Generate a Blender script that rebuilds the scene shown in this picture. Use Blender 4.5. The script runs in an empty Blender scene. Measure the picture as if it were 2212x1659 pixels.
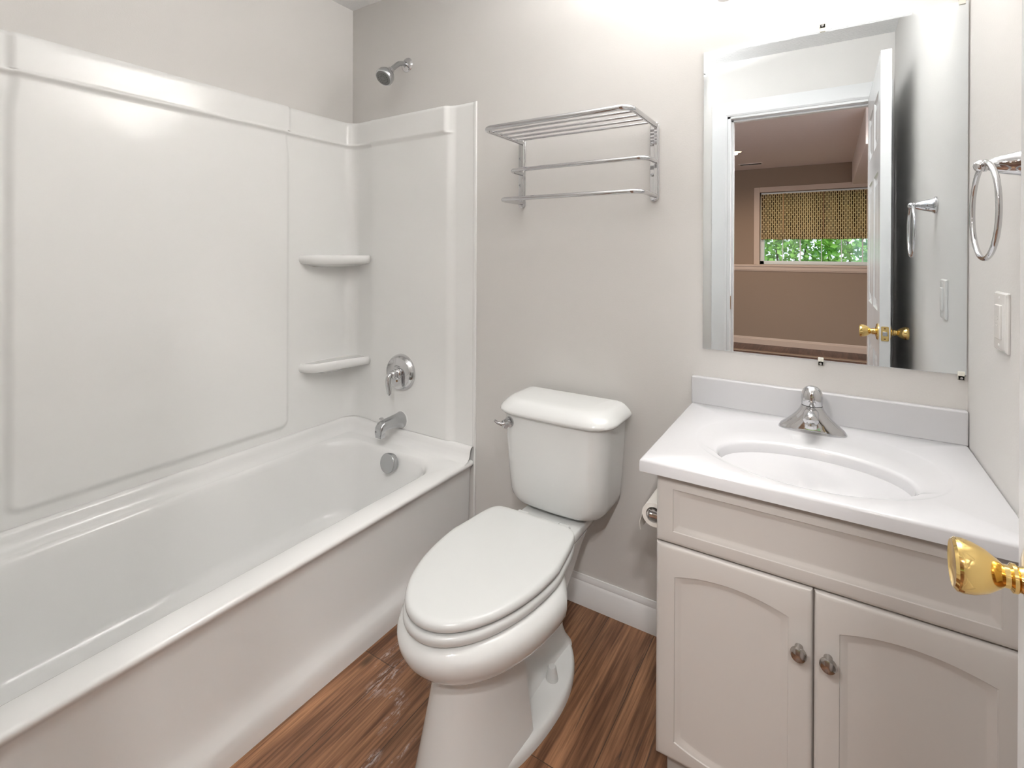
import bpy, bmesh, math, random
from mathutils import Vector, Matrix
random.seed(7)
PI = math.pi
C = bpy.context.scene.collection

# ------------------------------------------------------------------ camera, world, exposure
W_PX, F_PX, PX, PY = 2212.0, 1076.26, 1108.4, 546.8
YAW, PITCH, ROLL = 0.5646, -0.0017, 0.0044
CAM = Vector((1.9228, -1.5986, 1.2215))
fw = Vector((-math.sin(YAW), math.cos(YAW), 0)); rt = Vector((math.cos(YAW), math.sin(YAW), 0)); up = Vector((0, 0, 1))
fw2 = fw*math.cos(PITCH) + up*math.sin(PITCH); up2 = -fw*math.sin(PITCH) + up*math.cos(PITCH)
rt3 = rt*math.cos(ROLL) + up2*math.sin(ROLL); up3 = -rt*math.sin(ROLL) + up2*math.cos(ROLL)
cam = bpy.data.cameras.new('camera'); co = bpy.data.objects.new('camera', cam); C.objects.link(co)
m = Matrix((rt3, up3, -fw2)).transposed().to_4x4(); m.translation = CAM; co.matrix_world = m
cam.sensor_fit = 'HORIZONTAL'; cam.sensor_width = 36.0; cam.lens = F_PX/W_PX*36.0
cam.shift_x = -(PX - 1106.0)/W_PX; cam.shift_y = -(829.5 - PY)/W_PX
cam.clip_start = 0.01; cam.clip_end = 200
bpy.context.scene.camera = co

sc = bpy.context.scene
sc.view_settings.view_transform = 'Standard'; sc.view_settings.look = 'None'
sc.view_settings.gamma = 1.0; sc.view_settings.use_curve_mapping = False
sc.view_settings.exposure = 0.12
w = bpy.data.worlds.new('world'); sc.world = w; w.use_nodes = True
w.node_tree.nodes['Background'].inputs[0].default_value = (0.80, 0.90, 1.0, 1)
w.node_tree.nodes['Background'].inputs[1].default_value = 2.2
sun = bpy.data.lights.new('sun', 'SUN'); sun.energy = 3.0; sun.angle = 0.02; sun.color = (1, 0.95, 0.85)
so = bpy.data.objects.new('sun', sun); C.objects.link(so); so.rotation_euler = (math.radians(-48), math.radians(12), 0); so.location = (4, -9, 8)
BULB_W = 26.0          # each of the three vanity bulbs
BULB_COL = (1.0, 0.99, 0.972)
BOWL_W = 8.0          # each of the three bulbs in the added ceiling fill bowl
CEIL_W = 1.5            # glow of the added ceiling fill bowl
CEIL_COL = (1.0, 1.0, 1.0)
HALL_W = 55.0
FILL_W = 72.0  # each of the four added fill downlights
FILL_COL = (1.0, 0.97, 0.945)
HALL_COL = (1.0, 0.80, 0.62)

# room sizes
H = 2.369; WR = 2.207; YB = -1.64; YO = -1.76; YW = -5.85

# ------------------------------------------------------------------ materials
def mat(name, col, rough=0.5, metal=0.0, spec=0.5, bump=None, coat=0.0, emis=None, estr=0.0):
    m = bpy.data.materials.new(name); m.use_nodes = True
    nt = m.node_tree; b = nt.nodes['Principled BSDF']
    b.inputs['Base Color'].default_value = (*col, 1); b.inputs['Roughness'].default_value = rough
    b.inputs['Metallic'].default_value = metal; b.inputs['Specular IOR Level'].default_value = spec
    b.inputs['Coat Weight'].default_value = coat
    if emis: b.inputs['Emission Color'].default_value = (*emis, 1); b.inputs['Emission Strength'].default_value = estr
    tc = nt.nodes.new('ShaderNodeTexCoord')
    if bump:
        sc_, st, dist = bump
        n = nt.nodes.new('ShaderNodeTexNoise'); n.inputs['Scale'].default_value = sc_; n.inputs['Detail'].default_value = 3
        nt.links.new(tc.outputs['Object'], n.inputs['Vector'])
        bp = nt.nodes.new('ShaderNodeBump'); bp.inputs['Strength'].default_value = st; bp.inputs['Distance'].default_value = dist
        nt.links.new(n.outputs['Fac'], bp.inputs['Height']); nt.links.new(bp.outputs['Normal'], b.inputs['Normal'])
    else:
        # a faint procedural unevenness of the gloss
        n = nt.nodes.new('ShaderNodeTexNoise'); n.inputs['Scale'].default_value = 9; n.inputs['Detail'].default_value = 2
        nt.links.new(tc.outputs['Object'], n.inputs['Vector'])
        mr = nt.nodes.new('ShaderNodeMapRange'); mr.inputs['To Min'].default_value = rough*0.92; mr.inputs['To Max'].default_value = min(1, rough*1.08)
        nt.links.new(n.outputs['Fac'], mr.inputs['Value']); nt.links.new(mr.outputs['Result'], b.inputs['Roughness'])
    return m

M = {}
M['wall'] = mat('wall_paint', (0.71, 0.69, 0.667), 0.6, spec=0.3, bump=(220, 0.12, 0.002))
M['ceil'] = mat('ceiling_paint', (0.87, 0.87, 0.865), 0.8, spec=0.2, bump=(90, 0.6, 0.006))
M['trim'] = mat('trim_paint', (0.86, 0.86, 0.86), 0.3)
M['acrylic'] = mat('white_acrylic', (0.90, 0.90, 0.885), 0.07)
M['enamel'] = mat('tub_enamel', (0.87, 0.87, 0.86), 0.09)
M['porcelain'] = mat('porcelain', (0.79, 0.80, 0.79), 0.08)
M['plastic'] = mat('seat_plastic', (0.68, 0.69, 0.68), 0.22)
M['marble'] = mat('cultured_marble', (0.63, 0.63, 0.645), 0.10)
M['cabinet'] = mat('cabinet_foil', (0.51, 0.485, 0.46), 0.36)
M['gap'] = mat('dark_gap', (0.03, 0.028, 0.025), 0.8)
M['rubber'] = mat('black_rubber', (0.015, 0.015, 0.018), 0.6)
M['chrome'] = mat('chrome', (0.62, 0.62, 0.63), 0.06, metal=1)
M['satin'] = mat('satin_chrome', (0.50, 0.51, 0.52), 0.22, metal=1)
M['grey_plastic'] = mat('grey_plastic', (0.20, 0.205, 0.20), 0.45)
M['pewter'] = mat('pewter_knob', (0.45, 0.43, 0.41), 0.16, metal=1)
M['brass'] = mat('polished_brass', (0.86, 0.62, 0.24), 0.10, metal=1)
M['brown_metal'] = mat('worn_brass', (0.30, 0.17, 0.08), 0.35, metal=0.7)
M['mirror'] = mat('mirror_silver', (0.86, 0.90, 0.925), 0.0, metal=1)
M['clip'] = mat('clear_clip', (0.84, 0.82, 0.74), 0.2)
M['switch'] = mat('switch_plastic', (0.80, 0.79, 0.77), 0.25)
M['paper'] = mat('tissue_paper', (0.82, 0.79, 0.74), 0.9, spec=0.1, bump=(300, 0.2, 0.001))
M['door'] = mat('door_paint', (0.78, 0.785, 0.79), 0.22)
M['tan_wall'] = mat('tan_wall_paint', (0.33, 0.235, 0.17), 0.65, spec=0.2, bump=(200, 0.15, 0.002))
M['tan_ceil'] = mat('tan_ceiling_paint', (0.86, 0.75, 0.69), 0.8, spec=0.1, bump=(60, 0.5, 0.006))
M['tan_trim'] = mat('dim_tan_trim', (0.62, 0.47, 0.37), 0.5)  # tan trim; dim light on the white window casing put into this colour
M['win'] = mat('window_vinyl', (0.80, 0.80, 0.76), 0.35)
M['soil'] = mat('lawn_ground', (0.10, 0.20, 0.05), 0.9, bump=(20, 0.6, 0.02))
M['bark'] = mat('hedge_stem', (0.10, 0.07, 0.045), 0.9, bump=(40, 0.5, 0.01))

def emis_mat(name, col, s):
    m = mat(name, (0.85, 0.83, 0.8), 0.3, emis=col, estr=s); return m
M['bulb'] = emis_mat('bulb_glow', BULB_COL, 14.0)
def frosted(name):
    m = bpy.data.materials.new(name); m.use_nodes = True; nt = m.node_tree; b = nt.nodes['Principled BSDF']
    b.inputs['Base Color'].default_value = (0.9, 0.88, 0.85, 1); b.inputs['Roughness'].default_value = 0.3
    b.inputs['Emission Color'].default_value = (*BULB_COL, 1); b.inputs['Emission Strength'].default_value = 1.6
    n = nt.nodes.new('ShaderNodeTexNoise'); n.inputs['Scale'].default_value = 8
    mr = nt.nodes.new('ShaderNodeMapRange'); mr.inputs['To Min'].default_value = 0.86; mr.inputs['To Max'].default_value = 0.96
    t = nt.nodes.new('ShaderNodeBsdfTransparent'); mx = nt.nodes.new('ShaderNodeMixShader'); L = nt.links.new
    L(n.outputs['Fac'], mr.inputs['Value']); L(mr.outputs['Result'], mx.inputs[0]); L(t.outputs[0], mx.inputs[1]); L(b.outputs[0], mx.inputs[2]); L(mx.outputs[0], nt.nodes['Material Output'].inputs['Surface'])
    return m
M['shade'] = frosted('frosted_shade')
M['dome'] = emis_mat('fill_bowl_glass', CEIL_COL, CEIL_W)
M['can'] = emis_mat('recessed_lens', (1.0, 0.62, 0.30), 5.0)

def glass_pane(name):
    m = bpy.data.materials.new(name); m.use_nodes = True; nt = m.node_tree
    for n in list(nt.nodes): nt.nodes.remove(n)
    o = nt.nodes.new('ShaderNodeOutputMaterial'); mx = nt.nodes.new('ShaderNodeMixShader'); t = nt.nodes.new('ShaderNodeBsdfTransparent')
    g = nt.nodes.new('ShaderNodeBsdfGlossy'); g.inputs['Roughness'].default_value = 0.02
    t.inputs[0].default_value = (0.94, 0.96, 0.94, 1); mx.inputs[0].default_value = 0.06
    nt.links.new(t.outputs[0], mx.inputs[1]); nt.links.new(g.outputs[0], mx.inputs[2]); nt.links.new(mx.outputs[0], o.inputs[0])
    return m
M['pane'] = glass_pane('window_glass')

def N(nt, t, **kw):
    n = nt.nodes.new(t)
    for k, v in kw.items(): setattr(n, k, v)
    return n
def ramp(nt, src, stops):
    r = N(nt, 'ShaderNodeValToRGB'); e = r.color_ramp.elements
    while len(e) > len(stops): e.remove(e[-1])
    while len(e) < len(stops): e.new(0.5)
    for el, (p, c) in zip(e, stops): el.position = p; el.color = (*c, 1) if len(c) == 3 else c
    nt.links.new(src, r.inputs['Fac']); return r.outputs['Color']
def mixc(nt, a, b, fac, mode='MIX'):
    n = N(nt, 'ShaderNodeMix', data_type='RGBA', blend_type=mode)
    for s, v in ((0, fac), (6, a), (7, b)):
        if isinstance(v, (int, float)): n.inputs[s].default_value = v
        elif isinstance(v, tuple): n.inputs[s].default_value = (*v, 1)
        else: nt.links.new(v, n.inputs[s])
    return n.outputs[2]

def plank_mat(name, dark, mid, light, scuffs=False, rough=0.38):
    m = bpy.data.materials.new(name); m.use_nodes = True; nt = m.node_tree; b = nt.nodes['Principled BSDF']
    L = nt.links.new
    geo = N(nt, 'ShaderNodeNewGeometry')
    def mapped(scale, loc=(0, 0, 0)):
        mp = N(nt, 'ShaderNodeMapping'); mp.inputs['Scale'].default_value = scale; mp.inputs['Location'].default_value = loc
        L(geo.outputs['Position'], mp.inputs['Vector']); return mp.outputs['Vector']
    # planks run along y: swap the axes for the brick texture
    sep = N(nt, 'ShaderNodeSeparateXYZ'); L(geo.outputs['Position'], sep.inputs[0])
    cmb = N(nt, 'ShaderNodeCombineXYZ'); L(sep.outputs['Y'], cmb.inputs['X']); L(sep.outputs['X'], cmb.inputs['Y'])
    mpb = N(nt, 'ShaderNodeMapping'); mpb.inputs['Location'].default_value = (0.55, 0.062, 0); L(cmb.outputs[0], mpb.inputs['Vector'])
    br = N(nt, 'ShaderNodeTexBrick'); br.offset = 0.37
    br.inputs['Scale'].default_value = 1; br.inputs['Brick Width'].default_value = 1.22; br.inputs['Row Height'].default_value = 0.152
    br.inputs['Mortar Size'].default_value = 0.0012; br.inputs['Mortar Smooth'].default_value = 0.2
    br.inputs['Color1'].default_value = (0, 0, 0, 1); br.inputs['Color2'].default_value = (1, 1, 1, 1); br.inputs['Mortar'].default_value = (0.5, 0.5, 0.5, 1)
    L(mpb.outputs[0], br.inputs['Vector'])
    # shift the grain for every plank
    addv = N(nt, 'ShaderNodeVectorMath', operation='MULTIPLY_ADD'); addv.inputs[1].default_value = (3.1, 7.7, 0); L(br.outputs['Color'], addv.inputs[0]); L(geo.outputs['Position'], addv.inputs[2])
    def grain(scale, detail=6, dist=0.6, rgh=0.6):
        mp = N(nt, 'ShaderNodeMapping'); mp.inputs['Scale'].default_value = scale; L(addv.outputs[0], mp.inputs['Vector'])
        n = N(nt, 'ShaderNodeTexNoise'); n.inputs['Scale'].default_value = 1; n.inputs['Detail'].default_value = detail
        n.inputs['Distortion'].default_value = dist; n.inputs['Roughness'].default_value = rgh; L(mp.outputs[0], n.inputs['Vector']); return n.outputs['Fac']
    g1 = grain((20, 1.3, 1)); g2 = grain((130, 4, 1), 5, 0.25); g3 = grain((9, 0.8, 1), 3, 0.9); g4 = grain((34, 2.2, 1), 7, 1.6, 0.7)
    c = ramp(nt, g1, [(0.30, dark), (0.50, mid), (0.72, light)])
    c2 = ramp(nt, g2, [(0.38, (0.36, 0.32, 0.31)), (0.60, (1.05, 1.05, 1.05))])
    c = mixc(nt, c, c2, 0.75, 'MULTIPLY')
    c3 = ramp(nt, g3, [(0.32, (0.62, 0.56, 0.53)), (0.55, (1.08, 1.04, 1.0))])
    c = mixc(nt, c, c3, 0.85, 'MULTIPLY')
    st = ramp(nt, g4, [(0.59, (0, 0, 0)), (0.70, (1, 1, 1))])
    c = mixc(nt, c, (0.050, 0.033, 0.028), st)
    tone = ramp(nt, br.outputs['Color'], [(0, (0.82, 0.80, 0.80)), (1, (1.15, 1.13, 1.10))])
    c = mixc(nt, c, tone, 1.0, 'MULTIPLY')
    c = mixc(nt, c, (0.06, 0.035, 0.022), br.outputs['Fac'])
    if scuffs:
        # knots
        vo = N(nt, 'ShaderNodeTexVoronoi'); vo.inputs['Scale'].default_value = 1.0; L(mapped((7.0, 2.6, 1), (0.35, 0.3, 0)), vo.inputs['Vector'])
        kn = ramp(nt, vo.outputs['Distance'], [(0.05, (1, 1, 1)), (0.12, (0, 0, 0))]); c = mixc(nt, c, (0.05, 0.03, 0.018), kn)
        # dried white paint smears beside the tub
        tot = None
        for (x, y, rx, ry) in ((0.858, -0.588, 0.038, 0.085), (0.80, -0.50, 0.016, 0.10), (0.925, -0.615, 0.045, 0.03), (0.985, -0.50, 0.03, 0.05), (0.965, -0.66, 0.02, 0.06), (1.0, -0.78, 0.02, 0.05), (1.05, -0.72, 0.008, 0.10), (0.955, -0.86, 0.02, 0.05)):
            mp = N(nt, 'ShaderNodeMapping'); mp.inputs['Scale'].default_value = (1/rx, 1/ry, 1); mp.inputs['Location'].default_value = (-x/rx, -y/ry, 0)
            L(geo.outputs['Position'], mp.inputs['Vector'])
            ln = N(nt, 'ShaderNodeVectorMath', operation='LENGTH'); L(mp.outputs[0], ln.inputs[0])
            f = ramp(nt, ln.outputs['Value'], [(0.45, (1, 1, 1)), (1.0, (0, 0, 0))])
            tot = f if tot is None else mixc(nt, tot, f, 1.0, 'LIGHTEN')
        nz = N(nt, 'ShaderNodeTexNoise'); nz.inputs['Scale'].default_value = 1; nz.inputs['Detail'].default_value = 8; nz.inputs['Roughness'].default_value = 0.75
        nz.inputs['Distortion'].default_value = 0.3; L(mapped((95, 26, 1)), nz.inputs['Vector'])
        msk = ramp(nt, nz.outputs['Fac'], [(0.50, (0, 0, 0)), (0.60, (0.8, 0.8, 0.8))])
        c = mixc(nt, c, (0.56, 0.48, 0.46), mixc(nt, tot, msk, 1.0, 'MULTIPLY'))
    L(c, b.inputs['Base Color']); b.inputs['Roughness'].default_value = rough; b.inputs['Specular IOR Level'].default_value = 0.4
    bp = N(nt, 'ShaderNodeBump'); bp.inputs['Strength'].default_value = 0.15; bp.inputs['Distance'].default_value = 0.002
    L(g2, bp.inputs['Height']); L(bp.outputs['Normal'], b.inputs['Normal'])
    return m
M['floor'] = plank_mat('vinyl_planks', (0.13, 0.058, 0.031), (0.29, 0.150, 0.082), (0.46, 0.255, 0.140), scuffs=True)
M['floor2'] = plank_mat('dark_planks', (0.075, 0.035, 0.028), (0.14, 0.075, 0.058), (0.21, 0.12, 0.09))

def shade_mat():
    m = bpy.data.materials.new('dashed_shade_fabric'); m.use_nodes = True; nt = m.node_tree; b = nt.nodes['Principled BSDF']; L = nt.links.new
    geo = N(nt, 'ShaderNodeNewGeometry'); sep = N(nt, 'ShaderNodeSeparateXYZ'); L(geo.outputs['Position'], sep.inputs[0])
    cmb = N(nt, 'ShaderNodeCombineXYZ'); L(sep.outputs['Z'], cmb.inputs['X']); L(sep.outputs['X'], cmb.inputs['Y'])
    br = N(nt, 'ShaderNodeTexBrick'); br.offset = 0.5; br.inputs['Scale'].default_value = 1
    br.inputs['Brick Width'].default_value = 0.062; br.inputs['Row Height'].default_value = 0.0225; br.inputs['Mortar Size'].default_value = 0.0062; br.inputs['Mortar Smooth'].default_value = 0.3
    br.inputs['Color1'].default_value = (0.05, 0.025, 0.015, 1); br.inputs['Color2'].default_value = (0.26, 0.15, 0.07, 1); br.inputs['Mortar'].default_value = (1.0, 0.80, 0.50, 1)
    L(cmb.outputs[0], br.inputs['Vector']); L(br.outputs['Color'], b.inputs['Base Color']); b.inputs['Roughness'].default_value = 0.9
    tr = N(nt, 'ShaderNodeBsdfTranslucent'); L(br.outputs['Color'], tr.inputs['Color'])
    mx = N(nt, 'ShaderNodeMixShader'); mx.inputs[0].default_value = 0.55
    L(b.outputs[0], mx.inputs[1]); L(tr.outputs[0], mx.inputs[2]); L(mx.outputs[0], nt.nodes['Material Output'].inputs['Surface'])
    return m
M['shade_fabric'] = shade_mat()
def leaf_mat():
    m = bpy.data.materials.new('hedge_leaf'); m.use_nodes = True; nt = m.node_tree; b = nt.nodes['Principled BSDF']; L = nt.links.new
    geo = N(nt, 'ShaderNodeNewGeometry'); n = N(nt, 'ShaderNodeTexNoise'); n.inputs['Scale'].default_value = 5
    L(geo.outputs['Position'], n.inputs['Vector'])
    c = ramp(nt, n.outputs['Fac'], [(0.3, (0.14, 0.34, 0.05)), (0.5, (0.30, 0.58, 0.12)), (0.75, (0.52, 0.76, 0.26))])
    L(c, b.inputs['Base Color']); b.inputs['Roughness'].default_value = 0.75; b.inputs['Specular IOR Level'].default_value = 0.1
    tr = N(nt, 'ShaderNodeBsdfTranslucent'); L(c, tr.inputs['Color'])
    mx = N(nt, 'ShaderNodeMixShader'); mx.inputs[0].default_value = 0.4
    L(b.outputs[0], mx.inputs[1]); L(tr.outputs[0], mx.inputs[2]); L(mx.outputs[0], nt.nodes['Material Output'].inputs['Surface'])
    return m
M['leaf'] = leaf_mat()

# ------------------------------------------------------------------ mesh helpers
def frame(axis):
    a = Vector(axis).normalized(); h = Vector((0, 0, 1)) if abs(a.z) < 0.9 else Vector((0, 1, 0))
    u = h.cross(a).normalized(); v = a.cross(u).normalized(); return a, u, v

class MB:
    def __init__(s): s.bm = bmesh.new()
    def box(s, x0, x1, y0, y1, z0, z1):
        v = [s.bm.verts.new(p) for p in ((x0,y0,z0),(x1,y0,z0),(x1,y1,z0),(x0,y1,z0),(x0,y0,z1),(x1,y0,z1),(x1,y1,z1),(x0,y1,z1))]
        for f in ((3,2,1,0),(4,5,6,7),(0,1,5,4),(1,2,6,5),(2,3,7,6),(3,0,4,7)): s.bm.faces.new([v[i] for i in f])
        return s
    def loft(s, loops, closed=True, cap0=True, cap1=True):
        R = [[s.bm.verts.new(p) for p in lp] for lp in loops]
        n = len(R[0])
        for a, b in zip(R, R[1:]):
            for i in range(n if closed else n-1):
                j = (i+1) % n
                s.bm.faces.new((a[i], a[j], b[j], b[i]))
        if closed and cap0: s.bm.faces.new(list(reversed(R[0])))
        if closed and cap1: s.bm.faces.new(R[-1])
        return s
    def lathe(s, prof, origin, axis=(0, 0, 1), n=40, cap0=True, cap1=True):
        a, u, v = frame(axis); o = Vector(origin)
        return s.loft([[o + a*h + (u*math.cos(2*PI*i/n) + v*math.sin(2*PI*i/n))*max(r, 1e-5) for i in range(n)] for r, h in prof], True, cap0, cap1)
    def cyl(s, p0, p1, r0, r1=None, n=24):
        p0, p1 = Vector(p0), Vector(p1)
        return s.lathe([(r0, 0), (r0 if r1 is None else r1, (p1-p0).length)], p0, p1-p0, n)
    def tube(s, path, r, n=12, closed=False):
        P = [Vector(p) for p in path]; k = len(P); loops = []
        rs = r if isinstance(r, (list, tuple)) else [r]*k
        prev = None
        for i in range(k):
            if closed: t = (P[(i+1) % k] - P[i-1]).normalized()
            else: t = (P[min(i+1, k-1)] - P[max(i-1, 0)]).normalized()
            if prev is None: _, u, v = frame(t)
            else:
                u = (prev - t*prev.dot(t)).normalized(); v = t.cross(u)
            prev = u
            loops.append([P[i] + (u*math.cos(2*PI*j/n) + v*math.sin(2*PI*j/n))*rs[i] for j in range(n)])
        if closed:
            R = [[s.bm.verts.new(p) for p in lp] for lp in loops]
            for i in range(k):
                a, b = R[i], R[(i+1) % k]
                for j in range(n): s.bm.faces.new((a[j], a[(j+1) % n], b[(j+1) % n], b[j]))
            return s
        return s.loft(loops)
    def ball(s, c, r, n=20, sq=(1, 1, 1)):
        return s.loft([[Vector(c) + Vector((math.cos(2*PI*i/n)*math.sin(t)*sq[0], math.sin(2*PI*i/n)*math.sin(t)*sq[1], -math.cos(t)*sq[2]))*r for i in range(n)]
                       for t in [0.02 + (PI-0.04)*k/12 for k in range(13)]])
    def obj(s, name, material, parent=None, local=False, bevel=0.0, seg=3, angle=38, smooth=True, sub=0, keep=False):
        bm = s.bm
        bmesh.ops.recalc_face_normals(bm, faces=bm.faces)
        if parent is not None and not local:
            bmesh.ops.translate(bm, verts=bm.verts, vec=-ORG[parent.name])
        me = bpy.data.meshes.new(name)
        o = bpy.data.objects.new(name, me); C.objects.link(o)
        if parent is None and not keep:
            lo = Vector((min(v.co.x for v in bm.verts), min(v.co.y for v in bm.verts), min(v.co.z for v in bm.verts)))
            hi = Vector((max(v.co.x for v in bm.verts), max(v.co.y for v in bm.verts), max(v.co.z for v in bm.verts)))
            org = Vector(((lo.x+hi.x)/2, (lo.y+hi.y)/2, lo.z))
            bmesh.ops.translate(bm, verts=bm.verts, vec=-org); o.location = org
        else: org = ORG[parent.name].copy() if parent is not None and not local else Vector()
        bm.to_mesh(me); bm.free()
        me.materials.append(material)
        if smooth:
            me.shade_smooth(); me.set_sharp_from_angle(angle=math.radians(angle))
        if parent is not None: o.parent = parent
        ORG[o.name] = org
        if bevel:
            b = o.modifiers.new('bevel', 'BEVEL'); b.width = bevel; b.segments = seg; b.limit_method = 'ANGLE'; b.angle_limit = math.radians(40); b.harden_normals = False
        if sub:
            q = o.modifiers.new('subdivision', 'SUBSURF'); q.levels = sub; q.render_levels = sub
        return o
ORG = {}
def thing(name, label, cat, loc, group=None, rotz=0.0, kind=None):
    o = bpy.data.objects.new(name, None); C.objects.link(o); o.location = loc; o.rotation_euler = (0, 0, rotz); o.empty_display_size = 0.05
    ORG[o.name] = Vector(loc); tag(o, label, cat, group, kind); return o
def tag(o, label, cat=None, group=None, kind=None):
    o['label'] = label
    if cat: o['category'] = cat
    if group: o['group'] = group
    if kind: o['kind'] = kind
    return o
def struct(o, label): o['kind'] = 'structure'; o['label'] = label; return o

def arc(cx, cy, r, a0, a1, n): return [(cx + r*math.cos(a0+(a1-a0)*i/n), cy + r*math.sin(a0+(a1-a0)*i/n)) for i in range(n+1)]
def rrect(x0, x1, y0, y1, r, nc=8, ns=6):
    """rounded rectangle, counter-clockwise, always the same number of points"""
    rr = r if isinstance(r, (list, tuple)) else (r, r, r, r)       # corners: x1y0, x1y1, x0y1, x0y0
    pts = []
    cs = [(x1-rr[0], y0+rr[0], -PI/2, rr[0]), (x1-rr[1], y1-rr[1], 0, rr[1]), (x0+rr[2], y1-rr[2], PI/2, rr[2]), (x0+rr[3], y0+rr[3], PI, rr[3])]
    arcs = [arc(c[0], c[1], c[3], c[2], c[2]+PI/2, nc) for c in cs]
    for k in range(4):
        pts += arcs[k]
        a, b = arcs[k][-1], arcs[(k+1) % 4][0]
        pts += [(a[0]+(b[0]-a[0])*i/ns, a[1]+(b[1]-a[1])*i/ns) for i in range(1, ns)]
    return pts
def at(pts, z): return [Vector((x, y, z)) for x, y in pts]
def sstep(a, b, x):
    t = max(0.0, min(1.0, (x-a)/(b-a))) if a != b else float(x > a); return t*t*(3-2*t)
def bez(pts, n=8):
    """smooth Catmull-Rom through pts"""
    P = [Vector(p) for p in pts]; P = [P[0]*2-P[1]] + P + [P[-1]*2-P[-2]]; out = []
    for i in range(1, len(P)-2):
        a, b, c, d = P[i-1:i+3]
        for k in range(n):
            t = k/n; out.append(0.5*((2*b) + (c-a)*t + (2*a-5*b+4*c-d)*t*t + (3*b-a-3*c+d)*t**3))
    out.append(P[-2]); return out

# ------------------------------------------------------------------ the setting
FL = 0.0
struct(MB().box(-0.02, WR+0.02, YB, 0.02, -0.06, 0).obj('floor', M['floor'], keep=True), 'brown wood look vinyl plank floor with white paint smears')
struct(MB().box(-0.12, WR+0.12, YB, 0.12, H, H+0.1).obj('ceiling', M['ceil'], keep=True), 'white textured bathroom ceiling')
struct(MB().box(-0.12, WR+0.12, 0, 0.12, -0.06, H).obj('wall_far', M['wall'], keep=True), 'greige bathroom wall behind the toilet and mirror')
struct(MB().box(-0.12, 0, YB, 0, -0.06, H).obj('wall_left', M['wall'], keep=True), 'greige wall above the long side of the tub surround')
struct(MB().box(WR, WR+0.12, YB, 0, -0.06, H).obj('wall_right', M['wall'], keep=True), 'greige wall with the towel ring and switch')
# door wall with opening
DX0, DX1, DZ = 1.405, 2.137, 2.045
mb = MB(); mb.box(-0.12, DX0, YO, YB, -0.06, H); mb.box(DX1, WR+0.12, YO, YB, -0.06, H); mb.box(DX0, DX1, YO, YB, DZ, H)
mb.box(0, 0.80, YB, -1.53, 0, H)
struct(mb.obj('wall_back', M['wall'], keep=True), 'greige wall around the open doorway, seen in the mirror')
# baseboards
def baseboard(mb, p0, p1, nrm, h=0.095, t=0.014):
    p0, p1, nrm = Vector(p0), Vector(p1), Vector(nrm)
    prof = [(0, 0), (t, 0), (t, h*0.72), (t*0.55, h*0.80), (t*0.62, h*0.86), (t*0.40, h*0.93), (t*0.30, h), (0, h)]
    mb.loft([[p + nrm*a + Vector((0, 0, b)) for a, b in prof] for p in (p0, p1)])
mb = MB(); baseboard(mb, (0.755, 0, 0), (1.604, 0, 0), (0, -1, 0), 0.102)
struct(mb.obj('baseboard_far', M['trim'], keep=True), 'white moulded baseboard between tub and vanity')
mb = MB(); baseboard(mb, (WR, -0.50, 0), (WR, YB, 0), (-1, 0, 0), 0.102)
struct(mb.obj('baseboard_right', M['trim'], keep=True), 'white baseboard along the right wall')
# door casing and jamb
CW = 0.085
mb = MB()
def casing(mb, x0, x1, z1, xo0, xo1, zo1, y, t):
    # mitred flat casing with an inner bead
    pr = [(0.0, 0.0), (0.0, t*0.55), (0.12, t*0.9), (0.22, t*0.75), (0.9, t), (1.0, t*0.8), (1.0, 0.0)]
    path = [(x0, xo0, 0, 0), (x0, xo0, z1, zo1), (x1, xo1, z1, zo1), (x1, xo1, 0, 0)]
    mb.loft([[Vector((a+(b-a)*f, y+d, c+(e-c)*f)) for f, d in pr] for a, b, c, e in path])
casing(mb, DX0, DX1, DZ-0.005, DX0-CW, DX1+0.064, DZ-0.005+CW, YB, 0.016)
struct(mb.obj('trim_1', M['door'], keep=True), 'white mitred casing around the doorway')
mb = MB(); JT = 0.018
mb.box(DX0, DX0+JT, YO, YB+0.004, 0, DZ); mb.box(DX1-JT, DX1, YO, YB+0.004, 0, DZ); mb.box(DX0, DX1, YO, YB+0.004, DZ-JT, DZ)
mb.box(DX0+JT, DX0+JT+0.011, YB-0.075, YB-0.040, 0, DZ-JT); mb.box(DX1-JT-0.011, DX1-JT, YB-0.075, YB-0.040, 0, DZ-JT); mb.box(DX0+JT, DX1-JT, YB-0.075, YB-0.040, DZ-JT-0.011, DZ-JT)
jamb = struct(mb.obj('trim_2', M['door'], keep=True, bevel=0.0015), 'white door jamb with stop')
mb = MB(); mb.box(DX0+JT, DX0+JT+0.0015, YB-0.032, YB-0.002, 0.885, 0.965); mb.obj('strike_plate', M['brown_metal'], jamb)['label'] = 'small brass strike plate'

# ------------------------------------------------------------------ bathtub
TX = 0.733; RIM = 0.391; JZ = 0.4476; TY0 = -1.528
tub = thing('bathtub', 'long white alcove bathtub with curved apron along the left wall', 'bathtub', (0.37, -0.765, 0))
mb = MB()
NC, NS = 10, 14
loops = []
apr = [(0.0, TX-0.001), (0.03, TX-0.001), (0.052, TX-0.003), (0.066, TX-0.008), (0.082, TX-0.016), (0.105, TX-0.022), (0.15, TX-0.025), (0.25, TX-0.023), (0.33, TX-0.020), (0.355, TX-0.017), (0.366, TX-0.010), (0.374, TX-0.003), (0.381, TX), (0.3875, TX-0.003), (RIM, TX-0.010)]
for z, x1 in apr: loops.append(at(rrect(0.003, x1, TY0, -0.004, 0.003, NC, NS), z))
ins = [(0.060, 0.655, -1.46, -0.100, 0.10, RIM+0.0005), (0.066, 0.648, -1.452, -0.106, 0.115, RIM-0.003), (0.071, 0.642, -1.447, -0.111, 0.12, RIM-0.010), (0.075, 0.638, -1.442, -0.116, 0.125, RIM-0.024)]
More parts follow.
